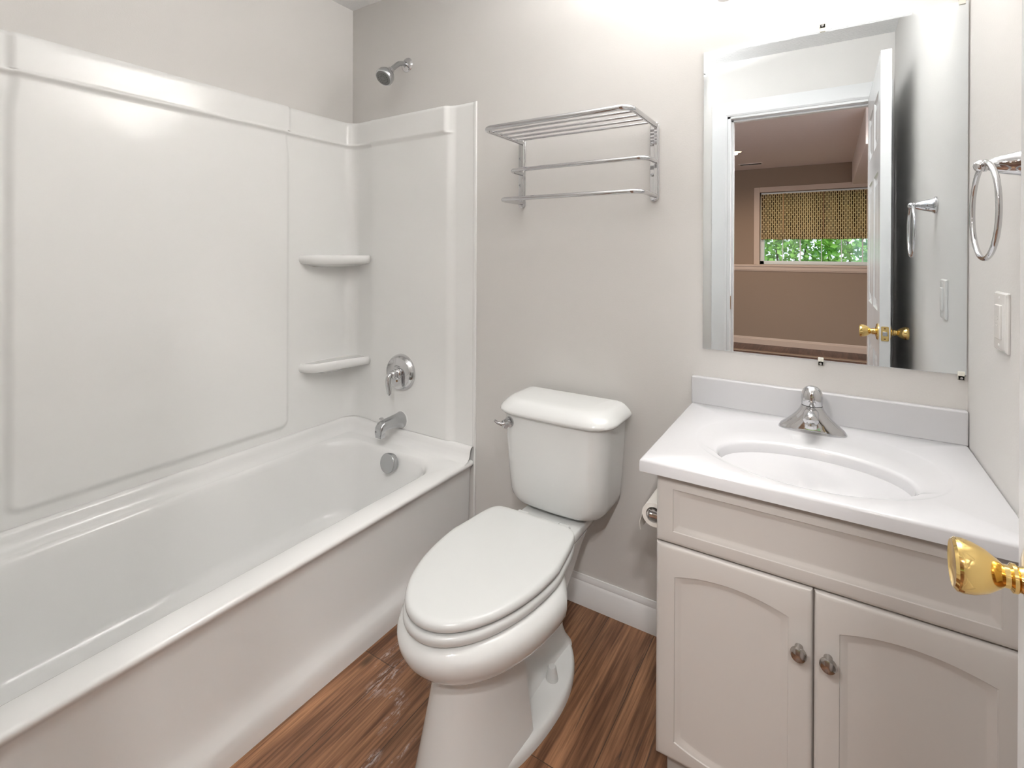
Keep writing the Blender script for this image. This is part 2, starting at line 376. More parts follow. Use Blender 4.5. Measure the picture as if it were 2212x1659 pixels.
for x0, x1, y0, y1, r, z in ins: loops.append(at(rrect(x0, x1, y0, y1, r, NC, NS), z))
for k in range(1, 7):
    t = k/6; loops.append(at(rrect(0.075+0.038*t, 0.638-0.045*t, -1.442+0.13*t, -0.116-0.045*t, 0.125-0.01*t, NC, NS), RIM-0.024-0.245*t))
for a in (20, 40, 60, 75, 90):
    s, c_ = math.sin(math.radians(a)), 1-math.cos(math.radians(a)); r = 0.06
    loops.append(at(rrect(0.113+r*c_, 0.593-r*c_, -1.312+r*c_, -0.161-r*c_, 0.115, NC, NS), 0.122-r*s*0.75))
mb.loft(loops, True, False, True)
# moulded upstand that meets the surround, round three sides
def upath(off, nc=10):
    r = max(0.075-off, 0.004); pts = [(TX-0.004, -off)]
    pts += [(TX-0.004-(TX-0.004-off-r)*i/12, -off) for i in range(1, 12)]
    pts += [(off+r+r*math.cos(a), -off-r+r*math.sin(a)) for a in [PI/2+PI/2*i/nc for i in range(nc+1)]]
    pts += [(off, -off-r-(-off-r-(TY0+off+r))*i/16) for i in range(1, 16)]
    pts += [(off+r+r*math.cos(a), TY0+off+r+r*math.sin(a)) for a in [PI+PI/2*i/nc for i in range(nc+1)]]
    pts += [(off+r+(TX-0.004-off-r)*i/12, TY0+off) for i in range(1, 13)]
    return pts
prof = [(0.0015, RIM-0.02), (0.0015, JZ-0.001), (0.010, JZ), (0.018, JZ-0.003), (0.023, JZ-0.012), (0.026, JZ-0.026), (0.031, JZ-0.040), (0.040, RIM+0.006), (0.052, RIM+0.0012), (0.062, RIM-0.004)]
mb.loft([at(upath(o_), z) for o_, z in prof], False)
# end caps of the upstand at the apron side
mb.obj('tub_shell', M['enamel'], tub, angle=50)
OD = Vector((0, -1, 0.18)).normalized(); OC = Vector((0.402, -0.128, 0.352))
mb = MB(); mb.lathe([(0.034, 0.0), (0.036, 0.002), (0.036, 0.016), (0.0395, 0.017), (0.0395, 0.027), (0.038, 0.029), (0.0, 0.0295)], OC - OD*0.002, OD, 48)
ov = mb.obj('overflow_cover', M['satin'], tub); ov['label'] = 'round chrome overflow cover'
mb = MB(); mb.lathe([(0.034, -0.012), (0.036, 0.003), (0.030, 0.004), (0.026, 0.001), (0.0, 0.0015)], (0.35, -0.30, 0.077), (0, 0, 1), 32)
mb.obj('drain', M['chrome'], tub)['label'] = 'chrome tub drain'

# ------------------------------------------------------------------ tub surround
sur = thing('tub_surround', 'glossy white moulded wall surround above the bathtub', 'shower surround', (0.37, -0.765, JZ))
ZT = 1.824
def zrows():
    z = [JZ]; 
    while z[-1] < 0.47: z.append(z[-1]+0.008)
    while z[-1] < 0.53: z.append(z[-1]+0.004)
    while z[-1] < 1.60: z.append(z[-1]+0.025)
    while z[-1] < 1.690: z.append(z[-1]+0.01)
    while z[-1] < 1.735: z.append(z[-1]+0.0025)
    while z[-1] < ZT-0.006: z.append(z[-1]+0.012)
    return [q for q in z if q < ZT-0.004] + [ZT-0.004, ZT-0.001, ZT]
def srange(brks, fine, coarse):
    out = []
    for a, b, f in brks:
        n = max(1, int(round((b-a)/(fine if f else coarse)))); out += [a+(b-a)*i/n for i in range(n)]
    return out + [brks[-1][1]]
# back panel: s runs along the left wall (y), round the corner and a little way on the end wall
PA, PB = -1.182, -0.342
def back_d(y, z, on_end):
    d = 0.007
    top = sstep(1.700, 1.722, z)
    lipw = 0.010*top + 0.004*math.exp(-((z-1.716)/0.006)**2)
    # raised field, lower corners rounded
    e = 0.026
    ry = min(y-PA, PB-y); rz = z-0.49
    flare = 0.0
    if z > 1.60 and z < 1.722: flare = 0.010*sstep(1.60, 1.71, z)
    r = 0.03
    if rz < r and ry < r: q = r - math.hypot(r-max(rz, -1), r-ry) if True else 0
    else: q = min(ry, rz)
    if on_end: q = -1
    d += 0.011*sstep(-e*0.5, e*0.5, q-flare)
    rtop = sstep(ZT-0.008, ZT, z)
    return d + lipw - 0.006*rtop*rtop
RC = 0.062
path = []
for y in srange([(-1.528, -1.21, 0), (-1.21, -1.155, 1), (-1.155, -0.37, 0), (-0.37, -0.315, 1), (-0.315, -RC, 0)], 0.003, 0.02): path.append((Vector((0, y)), Vector((1, 0)), y, False))
for i in range(1, 14):
    a = PI - PI/2*i/13; path.append((Vector((RC+RC*math.cos(a), -RC+RC*math.sin(a))), Vector((-math.cos(a), -math.sin(a))), -0.1, True))
for x in (0.08, 0.10, 0.12, 0.14, 0.155, 0.161, 0.164): path.append((Vector((x, 0)), Vector((0, -1)), -0.1, True))
rows = zrows(); mb = MB()
V = []
for k, (p, n, y, e) in enumerate(path):
    col = []
    for z in rows:
        d = back_d(y, z, e)
        if k == len(path)-1: d -= 0.004
        q = p + n*d; col.append(mb.bm.verts.new((q.x, q.y, z)))
    q = p + n*0.0005; col.append(mb.bm.verts.new((q.x, q.y, ZT)))
    V.append(col)
for a, b in zip(V, V[1:]):
    for i in range(len(a)-1): mb.bm.faces.new((a[i], b[i], b[i+1], a[i+1]))
# joint edge back to the wall
last = V[-1]; bk = [mb.bm.verts.new((0.165, -0.0005, v.co.z)) for v in last]
for i in range(len(last)-1): mb.bm.faces.new((last[i], bk[i], bk[i+1], last[i+1]))
mb.obj('back_panel', M['acrylic'], sur, angle=60)
# end panel on the far wall
SX = 0.738
def end_d(x, z):
    d = 0.004 + 0.012*(1-sstep(0.592, 0.640, x))
    top = sstep(1.700, 1.722, z)*(1-sstep(0.585, 0.61, x))
    d += 0.010*top
    d += 0.005*math.exp(-((z-1.712)/0.005)**2)*(math.exp(-((x-0.605)/0.014)**2))
    d += 0.004*sstep(SX-0.014, SX-0.008, x)
    return d - 0.004*sstep(ZT-0.006, ZT-0.002, z)**2
rows2 = [z for z in rows if z < ZT-0.005] + [ZT-0.0045, ZT-0.003, ZT-0.002]
xs = srange([(0.150, 0.57, 0), (0.57, 0.66, 1), (0.66, 0.72, 0), (0.72, SX, 1)], 0.003, 0.03)
mb = MB(); V = []
for x in xs: V.append([mb.bm.verts.new((x, -end_d(x, z), z)) for z in rows2] + [mb.bm.verts.new((x, -0.0005, ZT-0.002))])
V.append([mb.bm.verts.new((SX+0.001, -0.0005, z)) for z in rows2] + [mb.bm.verts.new((SX+0.001, -0.0005, ZT-0.002))])
for a, b in zip(V, V[1:]):
    for i in range(len(a)-1): mb.bm.faces.new((a[i], b[i], b[i+1], a[i+1]))
mb.obj('end_panel', M['acrylic'], sur, angle=60)
# leg of the surround flange beside the tub front
mb = MB(); mb.box(0.7335, SX+0.001, -0.010, -0.0005, 0.0, JZ); mb.obj('edge_strip', M['acrylic'], sur, bevel=0.002)
# corner shelves
def shelf(ztop):
    out = bez([(0.004, -0.290), (0.038, -0.277), (0.060, -0.258), (0.074, -0.230), (0.085, -0.190), (0.099, -0.140), (0.113, -0.090), (0.127, -0.045), (0.139, -0.008)], 4)
    out = [Vector((q.x, q.y)) for q in out]
    th = 0.041; loops = []
    prf = [(0.075, -th-0.012), (0.045, -th-0.004), (0.022, -th), (0.011, -th+0.003), (0.004, -th+0.010), (0.0, -th*0.5), (0.002, -0.010), (0.007, -0.003), (0.013, 0.0), (0.020, -0.0015), (0.028, -0.004)]
    for ins_, dz in prf:
        f = []
        for p in out:
            L_ = p.length; k = ins_
            f.append(Vector((*(p*(1-min(0.85, k/L_))), ztop+dz)))
        f.append(Vector((0.003, -0.003, ztop+dz))); loops.append(f)
    mb = MB(); mb.loft(loops, True, True, True)
    return mb.obj('corner_shelf', M['acrylic'], sur, angle=50)
shelf(1.206); shelf(0.738)

# ------------------------------------------------------------------ shower fittings
sh = thing('wall_shower', 'grey and chrome shower head on a bent arm high on the far wall', 'shower head', (0.358, 0, 2.04))
mb = MB(); mb.lathe([(0.030, 0.0), (0.0315, 0.002), (0.030, 0.005), (0.024, 0.008), (0.014, 0.010), (0.011, 0.014), (0.0, 0.014)], (0.358, -0.0004, 2.04), (0, -1, 0), 40)
mb.obj('wall_flange', M['chrome'], sh)
pth = bez([(0.358, -0.004, 2.040), (0.358, -0.030, 2.038), (0.358, -0.052, 2.030), (0.358, -0.072, 2.013), (0.358, -0.100, 1.987)], 6)
MB().tube(pth, 0.0105, 16).obj('arm', M['satin'], sh)
hd = Vector((0, -0.68, -0.73)).normalized(); h0 = Vector((0.358, -0.096, 1.990))
mb = MB(); mb.lathe([(0.012, 0), (0.015, 0.002), (0.015, 0.009), (0.0125, 0.011), (0.0175, 0.013), (0.0185, 0.020), (0.016, 0.026)], h0, hd, 32); mb.obj('collar', M['chrome'], sh)
mb = MB(); mb.lathe([(0.014, 0.022), (0.023, 0.025), (0.031, 0.031), (0.0365, 0.041), (0.0385, 0.052), (0.0385, 0.060), (0.036, 0.065), (0.033, 0.066)], h0, hd, 40); mb.obj('head_shell', M['satin'], sh)
mb = MB(); mb.lathe([(0.033, 0.0655), (0.031, 0.0675), (0.026, 0.0678), (0.025, 0.0668), (0.0235, 0.0678), (0.016, 0.0685), (0.0155, 0.0675), (0.0145, 0.0685), (0.0, 0.069)], h0, hd, 40)
face = mb.obj('spray_face', M['grey_plastic'], sh)
a_, u_, v_ = frame(hd); mb = MB()
for rr_, k_ in ((0.021, 16), (0.011, 9)):
    for i in range(k_):
        c_ = h0 + a_*0.0675 + (u_*math.cos(2*PI*i/k_) + v_*math.sin(2*PI*i/k_))*rr_; mb.cyl(c_, c_ + a_*0.002, 0.0012, n=8)
mb.obj('nozzles', M['rubber'], face)['kind'] = 'stuff'

vx, vz = 0.348, 0.696
va = thing('shower_valve', 'round chrome shower valve with drooping lever above the tub spout', 'shower valve', (vx, -0.016, vz))
mb = MB(); mb.lathe([(0.0785, 0.0), (0.0795, 0.002), (0.0790, 0.007), (0.0770, 0.013), (0.0735, 0.021), (0.0690, 0.027), (0.0675, 0.0272), (0.0665, 0.0262), (0.062, 0.0272), (0.03, 0.0305), (0.0, 0.031)], (vx, -0.0155, vz), (0, -1, 0), 64)
esc = mb.obj('escutcheon', M['chrome'], va)
mb = MB(); mb.lathe([(0.024, 0.0), (0.025, 0.005), (0.021, 0.008), (0.0185, 0.011), (0.021, 0.014), (0.021, 0.021), (0.017, 0.024), (0.0165, 0.034), (0.013, 0.039), (0.0, 0.041)], (vx, -0.0450, vz), (0, -1, 0), 32)
mb.obj('hub', M['chrome'], va)
pth = bez([(vx, -0.076, vz+0.002), (vx-0.001, -0.090, vz-0.002), (vx-0.002, -0.096, vz-0.020), (vx-0.002, -0.094, vz-0.045), (vx-0.002, -0.090, vz-0.070), (vx-0.002, -0.090, vz-0.086)], 6)
nr = len(pth); MB().tube(pth, [0.0085+0.0035*math.sin(PI*i/(nr-1)) if i < nr-3 else 0.0085-0.002*(i-nr+4) for i in range(nr)], 16).obj('lever', M['chrome'], va)
mb = MB(); mb.lathe([(0.0045, 0), (0.0045, 0.003), (0.003, 0.004), (0, 0.003)], (vx-0.002, -0.0445, vz-0.034), (0, -1, 0), 16); mb.obj('screw', M['brown_metal'], va)
mb = MB()
for i in range(7):
    a = PI*(0.64 - 0.28*i/6); c_ = Vector((vx+0.032*math.cos(a), -0.0462, vz+0.032*math.sin(a)))
    mb.cyl(c_+Vector((0, 0.0008, 0)), c_-Vector((0, 0.0006, 0)), 0.0017, n=8)
mb.obj('marking', M['grey_plastic'], esc)['kind'] = 'stuff'

sx, sz = 0.345, 0.487
spt = thing('tub_spout', 'chrome tub spout with pull knob on the end panel', 'tub spout', (sx, -0.016, sz))
mb = MB(); loops = []
for y, zc, rx, rz, sq in ((0.0, 0.0, 0.034, 0.036, 2.0), (0.004, 0.0, 0.034, 0.036, 2.0), (0.02, 0.001, 0.030, 0.031, 2.2), (0.05, 0.003, 0.0255, 0.026, 2.6), (0.085, 0.004, 0.0225, 0.0225, 3.0), (0.105, 0.001, 0.0215, 0.023, 3.2), (0.122, -0.005, 0.0205, 0.025, 3.4), (0.132, -0.013, 0.0195, 0.021, 3.4), (0.136, -0.019, 0.017, 0.014, 3.0)):
    lp = []
    for i in range(32):
        a = 2*PI*i/32; c_, s_ = math.cos(a), math.sin(a)
        lp.append(Vector((sx+rx*math.copysign(abs(c_)**(2/sq), c_), -0.016-y, sz+zc+rz*math.copysign(abs(s_)**(2/sq), s_))))
    loops.append(lp)
mb.loft(loops); mb.obj('spout_body', M['satin'], spt, angle=45)
mb = MB(); mb.box(sx-0.0165, sx+0.0165, -0.151, -0.124, sz-0.042, sz-0.015); mb.obj('outlet', M['satin'], spt, bevel=0.003)
mb = MB(); mb.lathe([(0.0045, 0), (0.0045, 0.012), (0.0085, 0.014), (0.009, 0.018), (0.0, 0.020)], (sx-0.002, -0.128, sz+0.019), (0, -0.15, 1), 20); mb.obj('diverter_knob', M['chrome'], spt)
mb = MB(); mb.lathe([(0.039, 0), (0.039, 0.002), (0.034, 0.0035)], (sx, -0.0155, sz), (0, -1, 0), 40); mb.obj('caulk_ring', M['acrylic'], spt)['label'] = 'white bead behind spout'

# ------------------------------------------------------------------ towel rack
rk = thing('towel_rack', 'chrome hotel style towel rack with slatted shelf on the far wall', 'towel rack', (1.20, 0, 1.39))
PLX = (0.951, 1.449)
for px_ in PLX:
    mb = MB()
    def plate(xc, wd, y0, y1, zlo, zhi):
        r = wd/2; p = [(xc+r*math.cos(a), zhi-r+r*math.sin(a)) for a in [PI*i/10 for i in range(11)]] + [(xc+r*math.cos(a), zlo+r+r*math.sin(a)) for a in [PI+PI*i/10 for i in range(11)]]
        return [[Vector((x, y, z)) for x, z in p] for y in (y0, y1)]
    mb.loft(plate(px_, 0.030, -0.0003, -0.006, 1.385, 1.642))
    mb.loft(plate(px_+0.007, 0.012, -0.005, -0.017, 1.388, 1.639))
    pl = mb.obj('wall_plate', M['chrome'], rk, bevel=0.002)
    for zs in (1.572, 1.472):
        mb = MB(); mb.lathe([(0.0058, 0), (0.0055, 0.002), (0.0025, 0.0032), (0.0022, 0.0018), (0.0, 0.0015)], (px_-0.007, -0.0058, zs), (0, -1, 0), 16); mb.obj('screw', M['satin'], pl)
def ubar(z, dep, r, over, zf=0.0, rad=0.035):
    x0, x1 = PLX[0]+over, PLX[1]+0.006-over*0
    x0 = PLX[0]+0.006
    p = [(x0, -0.012, z)]; p += [(x0+rad+rad*math.cos(a), -dep+rad+rad*math.sin(a), z+zf) for a in [PI+PI/2*i/8 for i in range(9)]]
    p += [(x1-rad+rad*math.cos(a), -dep+rad+rad*math.sin(a), z+zf) for a in [-PI/2+PI/2*i/8 for i in range(9)]] + [(x1, -0.012, z)]
    return p
MB().tube(ubar(1.628, 0.262, 0.0075, 0), 0.0084, 14).obj('shelf_frame', M['chrome'], rk)
MB().tube(ubar(1.513, 0.104, 0.007, 0), 0.0072, 14).obj('towel_bar', M['chrome'], rk)
MB().tube(ubar(1.404, 0.166, 0.007, 0), 0.0072, 14).obj('towel_bar', M['chrome'], rk)
for y in (-0.058, -0.108, -0.158, -0.208): MB().cyl((PLX[0]+0.006, y, 1.628), (PLX[1]+0.006, y, 1.628), 0.0042, n=12).obj('shelf_rod', M['chrome'], rk)

# ------------------------------------------------------------------ toilet (local frame: tank against wall at +y, front towards -y)
TLX = 1.182; TROT = 0.0
toi = thing('toilet', 'white two piece toilet with closed elongated lid', 'toilet', (TLX, -0.02, 0), rotz=TROT)
def egg(w, yf, yb, yc, pw=2.0, pb=2.6, n=88, wb=None):
    wb = w if wb is None else wb
    pts = []
    for i in range(n):
        a = 2*PI*i/n; c_, s_ = math.cos(a), math.sin(a)
        if s_ <= 1e-9: pts.append((w*math.copysign(abs(c_)**(2/pw), c_), yc + (yc-yf)*math.copysign(abs(s_)**(2/pw), s_)))
        else:
            q = abs(s_)**(2/pb); pts.append(((w*(1-q)+wb*q)*math.copysign(abs(c_)**(2/pb), c_), yc + (yb-yc)*q))
    return pts
# bowl
YC = -0.455
mb = MB(); loops = []
for z, wd, yf in ((0.225, 0.070, -0.60), (0.236, 0.098, -0.645), (0.247, 0.125, -0.685), (0.262, 0.150, -0.720), (0.278, 0.168, -0.746), (0.295, 0.181, -0.767), (0.312, 0.189, -0.781), (0.330, 0.193, -0.790), (0.346, 0.193, -0.793), (0.358, 0.189, -0.790), (0.368, 0.182, -0.784), (0.375, 0.174, -0.776), (0.379, 0.160, -0.76)):
    loops.append(at(egg(wd, yf, -0.200, YC, 2.05, 2.0, wb=0.08), z))
mb.loft(loops); mb.obj('bowl', M['porcelain'], toi, local=True, angle=60)
# rear deck the tank stands on
mb = MB(); loops = []
for z, g_ in ((0.325, -0.02), (0.345, -0.008), (0.362, 0.0), (0.374, 0.0), (0.379, -0.003), (0.3805, -0.008)):
    out = []
    half = [(0.098, -0.012), (0.104, -0.03), (0.106, -0.15), (0.107, -0.19), (0.108, -0.222), (0.104, -0.245), (0.110, -0.275), (0.122, -0.32), (0.135, -0.38)]
    P_ = [(x+g_, y) for x, y in half] + [(-x-g_, y) for x, y in reversed(half)]
    loops.append(at(P_, z))
mb.loft(loops); mb.obj('deck', M['porcelain'], toi, local=True, bevel=0.003)
# pedestal: broad flat front, sharp rear edges, narrow trapway behind, and a foot plate
mb = MB(); loops = []
def fpedestal(z):
    t = max(0, (0.26-z)/0.26)
    hw = 0.097+0.035*t**1.3; yc_ = -0.44; yf = -0.690-0.066*t; cut = -0.512
    n = 24; a0 = math.asin((yc_-cut)/(yc_-yf)); out = []
    for i in range(n+1):
        a = PI + a0 + (PI-2*a0)*i/n
        c_, s_ = math.cos(a), math.sin(a); out.append((hw*math.copysign(abs(c_)**0.85, c_), yc_ - (yc_-yf)*abs(s_)**0.9))
    return [(out[0][0], cut+0.012), (out[0][0]*0.7, cut+0.012)][::-1] + out + [(out[-1][0], cut+0.012), (out[-1][0]*0.7, cut+0.012)]
for z in (0.0, 0.01, 0.04, 0.08, 0.12, 0.16, 0.20, 0.25): loops.append(at(fpedestal(z), z))
mb.loft(loops)
# trapway
loops = []
for z, hw, yb, yf in ((0.02, 0.085, -0.16, -0.50), (0.045, 0.070, -0.17, -0.50), (0.075, 0.060, -0.175, -0.50), (0.12, 0.056, -0.17, -0.50), (0.18, 0.062, -0.15, -0.50), (0.24, 0.075, -0.12, -0.5), (0.30, 0.088, -0.10, -0.42), (0.34, 0.098, -0.08, -0.36)):
    loops.append(at(rrect(-hw, hw, yf, yb, [0.002, min(0.05, hw*0.8), min(0.05, hw*0.8), 0.002], 8, 4), z))
mb.loft(loops)
# foot plate
loops = []
for z, g_ in ((0.0, 0.0), (0.012, 0.0), (0.020, -0.002), (0.026, -0.006), (0.029, -0.012), (0.031, -0.03), (0.034, -0.06)):
    loops.append(at(egg(0.148+g_, -0.735-g_*0.3, -0.150+g_, -0.40, 1.95, 2.0), z))
mb.loft(loops)
ped = mb.obj('pedestal', M['porcelain'], toi, local=True, angle=40)
for s_ in (1, -1):
    mb = MB(); mb.lathe([(0.0175, 0.0), (0.0175, 0.003), (0.016, 0.012), (0.013, 0.026), (0.012, 0.034), (0.010, 0.037), (0.0, 0.038)], (s_*0.094, -0.345, 0.030), (0, 0, 1), 24)
    cap = mb.obj('bolt_cap', M['plastic'], toi, local=True)
    cap['label'] = 'white bolt cap on the foot'
# seat ring and lid
mb = MB(); loops = []
for z, g_ in ((0.3805, -0.012), (0.381, -0.004), (0.386, 0.0), (0.396, 0.0), (0.402, -0.003), (0.404, -0.009), (0.4045, -0.03)):
    loops.append(at(egg(0.172+g_, -0.784-g_, -0.262+g_*0.3, YC, 2.05, 6.0, wb=0.142), z))
mb.loft(loops); mb.obj('seat', M['plastic'], toi, local=True, angle=60)
mb = MB(); loops = []
for z, g_ in ((0.4068, -0.012), (0.4075, -0.005), (0.412, 0.0), (0.4195, 0.0), (0.4265, -0.0035), (0.4295, -0.009), (0.431, -0.018), (0.4325, -0.05), (0.4335, -0.09)):
    loops.append(at(egg(0.170+g_, -0.778-g_, -0.276+g_*0.35, YC, 2.05, 8.0, wb=0.143), z))
mb.loft(loops); mb.obj('lid', M['plastic'], toi, local=True, angle=60)
for s_ in (1, -1):
    mb = MB(); mb.box(s_*0.072-0.020, s_*0.072+0.020, -0.262, -0.222, 0.379, 0.404); mb.obj('hinge', M['plastic'], toi, local=True, bevel=0.007)
# tank
mb = MB(); loops = []
def tankloop(hw, yf, yb, z, r=0.055):
    # bowed front
    pts = rrect(-hw, hw, yf, yb, [r, 0.012, 0.012, r], 8, 8); out = []
    for x, y in pts:
        if y < (yf+yb)/2: y -= 0.012*(1-(x/hw)**2)
        out.append((x, y))
    return at(out, z)
for z, hw, yf, yb in ((0.393, 0.125, -0.155, -0.03), (0.396, 0.140, -0.168, -0.022), (0.404, 0.154, -0.176, -0.016), (0.418, 0.165, -0.181, -0.012), (0.440, 0.171, -0.184, -0.010), (0.50, 0.176, -0.187, -0.008), (0.60, 0.182, -0.191, -0.006), (0.698, 0.186, -0.193, -0.005)):
    loops.append(tankloop(hw, yf, yb, z))
mb.loft(loops); mb.obj('tank', M['porcelain'], toi, local=True, angle=60)
mb = MB(); loops = []
for z, g_ in ((0.690, -0.010), (0.691, -0.001), (0.697, 0.004), (0.704, 0.003), (0.714, -0.003), (0.724, -0.012), (0.731, -0.020), (0.735, -0.028), (0.737, -0.040), (0.738, -0.06)):
    loops.append(tankloop(0.202+g_, -0.203-g_, -0.004+min(0, g_)*0.25, z, 0.07))
mb.loft(loops); mb.obj('tank_lid', M['porcelain'], toi, local=True, angle=60)
mb = MB(); mb.box(-0.085, 0.085, -0.150, -0.05, 0.3805, 0.394); mb.obj('gasket', M['rubber'], toi, local=True, bevel=0.003)['label'] = 'black tank gasket'
fl = MB(); fl.lathe([(0.0175, 0), (0.0175, 0.005), (0.0155, 0.008), (0.010, 0.009), (0.010, 0.020), (0.014, 0.022), (0.0145, 0.029), (0.0, 0.031)], (-0.145, -0.196, 0.663), (0, -1, 0), 28)
lev = fl.obj('flush_lever', M['chrome'], toi, local=True); lev['label'] = 'chrome flush lever'
pth = bez([(-0.145, -0.220, 0.664), (-0.153, -0.226, 0.662), (-0.162, -0.230, 0.663), (-0.170, -0.236, 0.668), (-0.175, -0.241, 0.675)], 5)
MB().tube(pth, [0.0065-0.0025*i/(len(pth)-1) for i in range(len(pth))], 12).obj('lever_arm', M['chrome'], lev, local=True)

# ------------------------------------------------------------------ vanity cabinet
VX0, VX1, VY = 1.6035, 2.203, -0.477
XM_ = 1.9015
van = thing('vanity_cabinet', 'off white bathroom vanity cabinet with two arched doors', 'vanity', ((VX0+VX1)/2, -0.24, 0))
mb = MB(); mb.box(VX0, VX0+0.016, VY, -0.002, 0.100, 0.736); mb.box(VX1-0.016, VX1, VY, -0.002, 0.100, 0.736); mb.box(VX0+0.016, VX1-0.016, VY, -0.002, 0.100, 0.118)
mb.box(VX0+0.016, VX1-0.016, -0.010, -0.002, 0.118, 0.736); mb.box(VX0+0.016, VX1-0.016, VY, VY+0.016, 0.118, 0.15); mb.box(VX0+0.016, VX1-0.016, VY, VY+0.016, 0.565, 0.736)
mb.box(XM_-0.025, XM_+0.025, VY, VY+0.016, 0.15, 0.565)
mb.box(VX0+0.004, VX1, VY+0.062, VY+0.078, 0.0, 0.100); mb.box(VX0+0.004, VX0+0.020, VY+0.078, -0.002, 0.0, 0.100); mb.box(VX1-0.016, VX1, VY+0.078, -0.002, 0.0, 0.100)
mb.obj('cabinet_body', M['cabinet'], van, bevel=0.0015)
def panel_loops(x0, x1, z0, z1, rise_t, rise_b, inset, n=14):
    """outline: bottom left -> bottom right -> top right -> top left; top and bottom edges may bow outward"""
    a0, a1, b0, b1 = x0+inset, x1-inset, z0+inset, z1-inset
    pts = []
    for i in range(n+1):
        t = i/n; pts.append((a0+(a1-a0)*t, b0-rise_b*4*t*(1-t)))
    for i in range(1, n): t = i/n; pts.append((a1, b0+(b1-b0)*t))
    for i in range(n+1):
        t = 1-i/n; pts.append((a0+(a1-a0)*t, b1+rise_t*4*t*(1-t)))
    for i in range(1, n): t = 1-i/n; pts.append((a0, b0+(b1-b0)*t))
    return pts
def front_panel(name, x0, x1, z0, z1, pin, rt_, rb_, yback, th):
    """pin: margins of the panel (left,right,bottom,top)"""
    px0, px1, pz0, pz1 = x0+pin[0], x1-pin[1], z0+pin[2], z1-pin[3]
    yf = yback-th; L_ = []
    outer = lambda i: panel_loops(x0, x1, z0, z1, 0, 0, i)
    L_.append((outer(0), yback)); L_.append((outer(0), yf+0.006)); L_.append((outer(0.0012), yf+0.0035)); L_.append((outer(0.004), yf+0.0012)); L_.append((outer(0.009), yf))
    inner = lambda i: panel_loops(px0, px1, pz0, pz1, rt_, rb_, i)
    for i, d in ((0, 0), (0.0012, 0.0022), (0.004, 0.0030), (0.008, 0.0042), (0.012, 0.0062), (0.0145, 0.0066), (0.02, 0.0066)): L_.append((inner(i), yf+d))
    mb = MB(); mb.loft([[Vector((x, y, z)) for x, z in lp] for lp, y in L_])
    return mb.obj(name, M['cabinet'], van, angle=28)
XM = 1.9015
front_panel('drawer_front', VX0-0.001, VX1-0.004, 0.586, 0.7345, (0.036, 0.036, 0.028, 0.028), 0, 0, VY, 0.018)
for k, (a, b) in enumerate(((VX0-0.001, XM-0.0015), (XM+0.0015, VX1-0.004))):
    dr = front_panel('door', a, b, 0.114, 0.582, (0.040, 0.040, 0.042, 0.066), 0.018, 0.018, VY, 0.018)
    kx = 1.878 if k == 0 else 1.9255
    mb = MB(); mb.lathe([(0.0075, 0), (0.0065, 0.003), (0.0055, 0.008), (0.006, 0.012), (0.011, 0.015), (0.0142, 0.019), (0.0142, 0.022), (0.012, 0.0265), (0.006, 0.029), (0.0, 0.0295)], (kx, VY-0.018, 0.465), (0, -1, 0), 28)
    mb.obj('knob', M['pewter'], dr)['label'] = 'round pewter knob'

# countertop with moulded oval basin
top = thing('sink_counter', 'glossy white countertop with moulded oval sink and backsplash', 'sink', (1.889, -0.257, 0.736))
CX0, CX1, CY0, CY1, CZ = 1.570, WR-0.001, -0.514, -0.001, 0.766
mb = MB(); ctr = (1.888, -0.272)
corner = [math.atan2(y-ctr[1], x-ctr[0]) for x, y in ((CX1, CY0), (CX1, CY1), (CX0, CY1), (CX0, CY0))]
angs = sorted(set([2*PI*i/96-PI for i in range(96)]) | set(corner))
def rect_at(a, g_=0.0):
    c_, s_ = math.cos(a), math.sin(a)
    t = min(((CX1-g_-ctr[0])/c_ if c_ > 1e-9 else 9), ((CX0+g_-ctr[0])/c_ if c_ < -1e-9 else 9), ((CY1-g_-ctr[1])/s_ if s_ > 1e-9 else 9), ((CY0+g_-ctr[1])/s_ if s_ < -1e-9 else 9))
    return (ctr[0]+c_*t, ctr[1]+s_*t)
def rl(z, g_):
    return [Vector((*rect_at(a, g_), z)) for a in angs]
def el(a_, b_, z, oy=0.0, ox=0.0):
    out = []
    for a in angs:
        c_, s_ = math.cos(a), math.sin(a); t = 1/math.hypot(c_/a_, s_/b_); out.append(Vector((ctr[0]+ox+c_*t, ctr[1]+oy+s_*t, z)))
    return out
loops = [rl(CZ-0.030, 0.004), rl(CZ-0.028, 0.0), rl(CZ-0.006, 0.0), rl(CZ-0.002, 0.0015), rl(CZ, 0.005)]
loops += [el(0.252, 0.212, CZ, 0.004), el(0.248, 0.208, CZ-0.0012, 0.004), el(0.243, 0.2035, CZ-0.0022, 0.004), el(0.205, 0.163, CZ-0.0035, -0.035), el(0.190, 0.1275, CZ-0.0045, -0.071), el(0.186, 0.1240, CZ-0.0065, -0.073), el(0.181, 0.1195, CZ-0.0115, -0.073)]
for t in (0.1, 0.2, 0.32, 0.45, 0.6, 0.75, 0.88, 1.0):
    a = t*PI/2; k = math.cos(a)**0.8 if t < 1 else 0.0; loops.append(el(0.022+(0.181-0.022)*k, 0.022+(0.1195-0.022)*k, CZ-0.0115-0.108*math.sin(a), -0.073))
mb.loft(loops, True, True, True)
mb.obj('countertop', M['marble'], top, angle=45)
mb = MB(); mb.box(CX0, CX1, -0.021, -0.001, CZ-0.002, 0.847); mb.obj('backsplash', M['marble'], top, bevel=0.004)
mb = MB(); mb.lathe([(0.021, 0), (0.022, 0.002), (0.016, 0.0035), (0.012, 0.006), (0, 0.0065)], (ctr[0], ctr[1]-0.073, CZ-0.1195), (0, 0, 1), 28); mb.obj('sink_drain', M['chrome'], top)

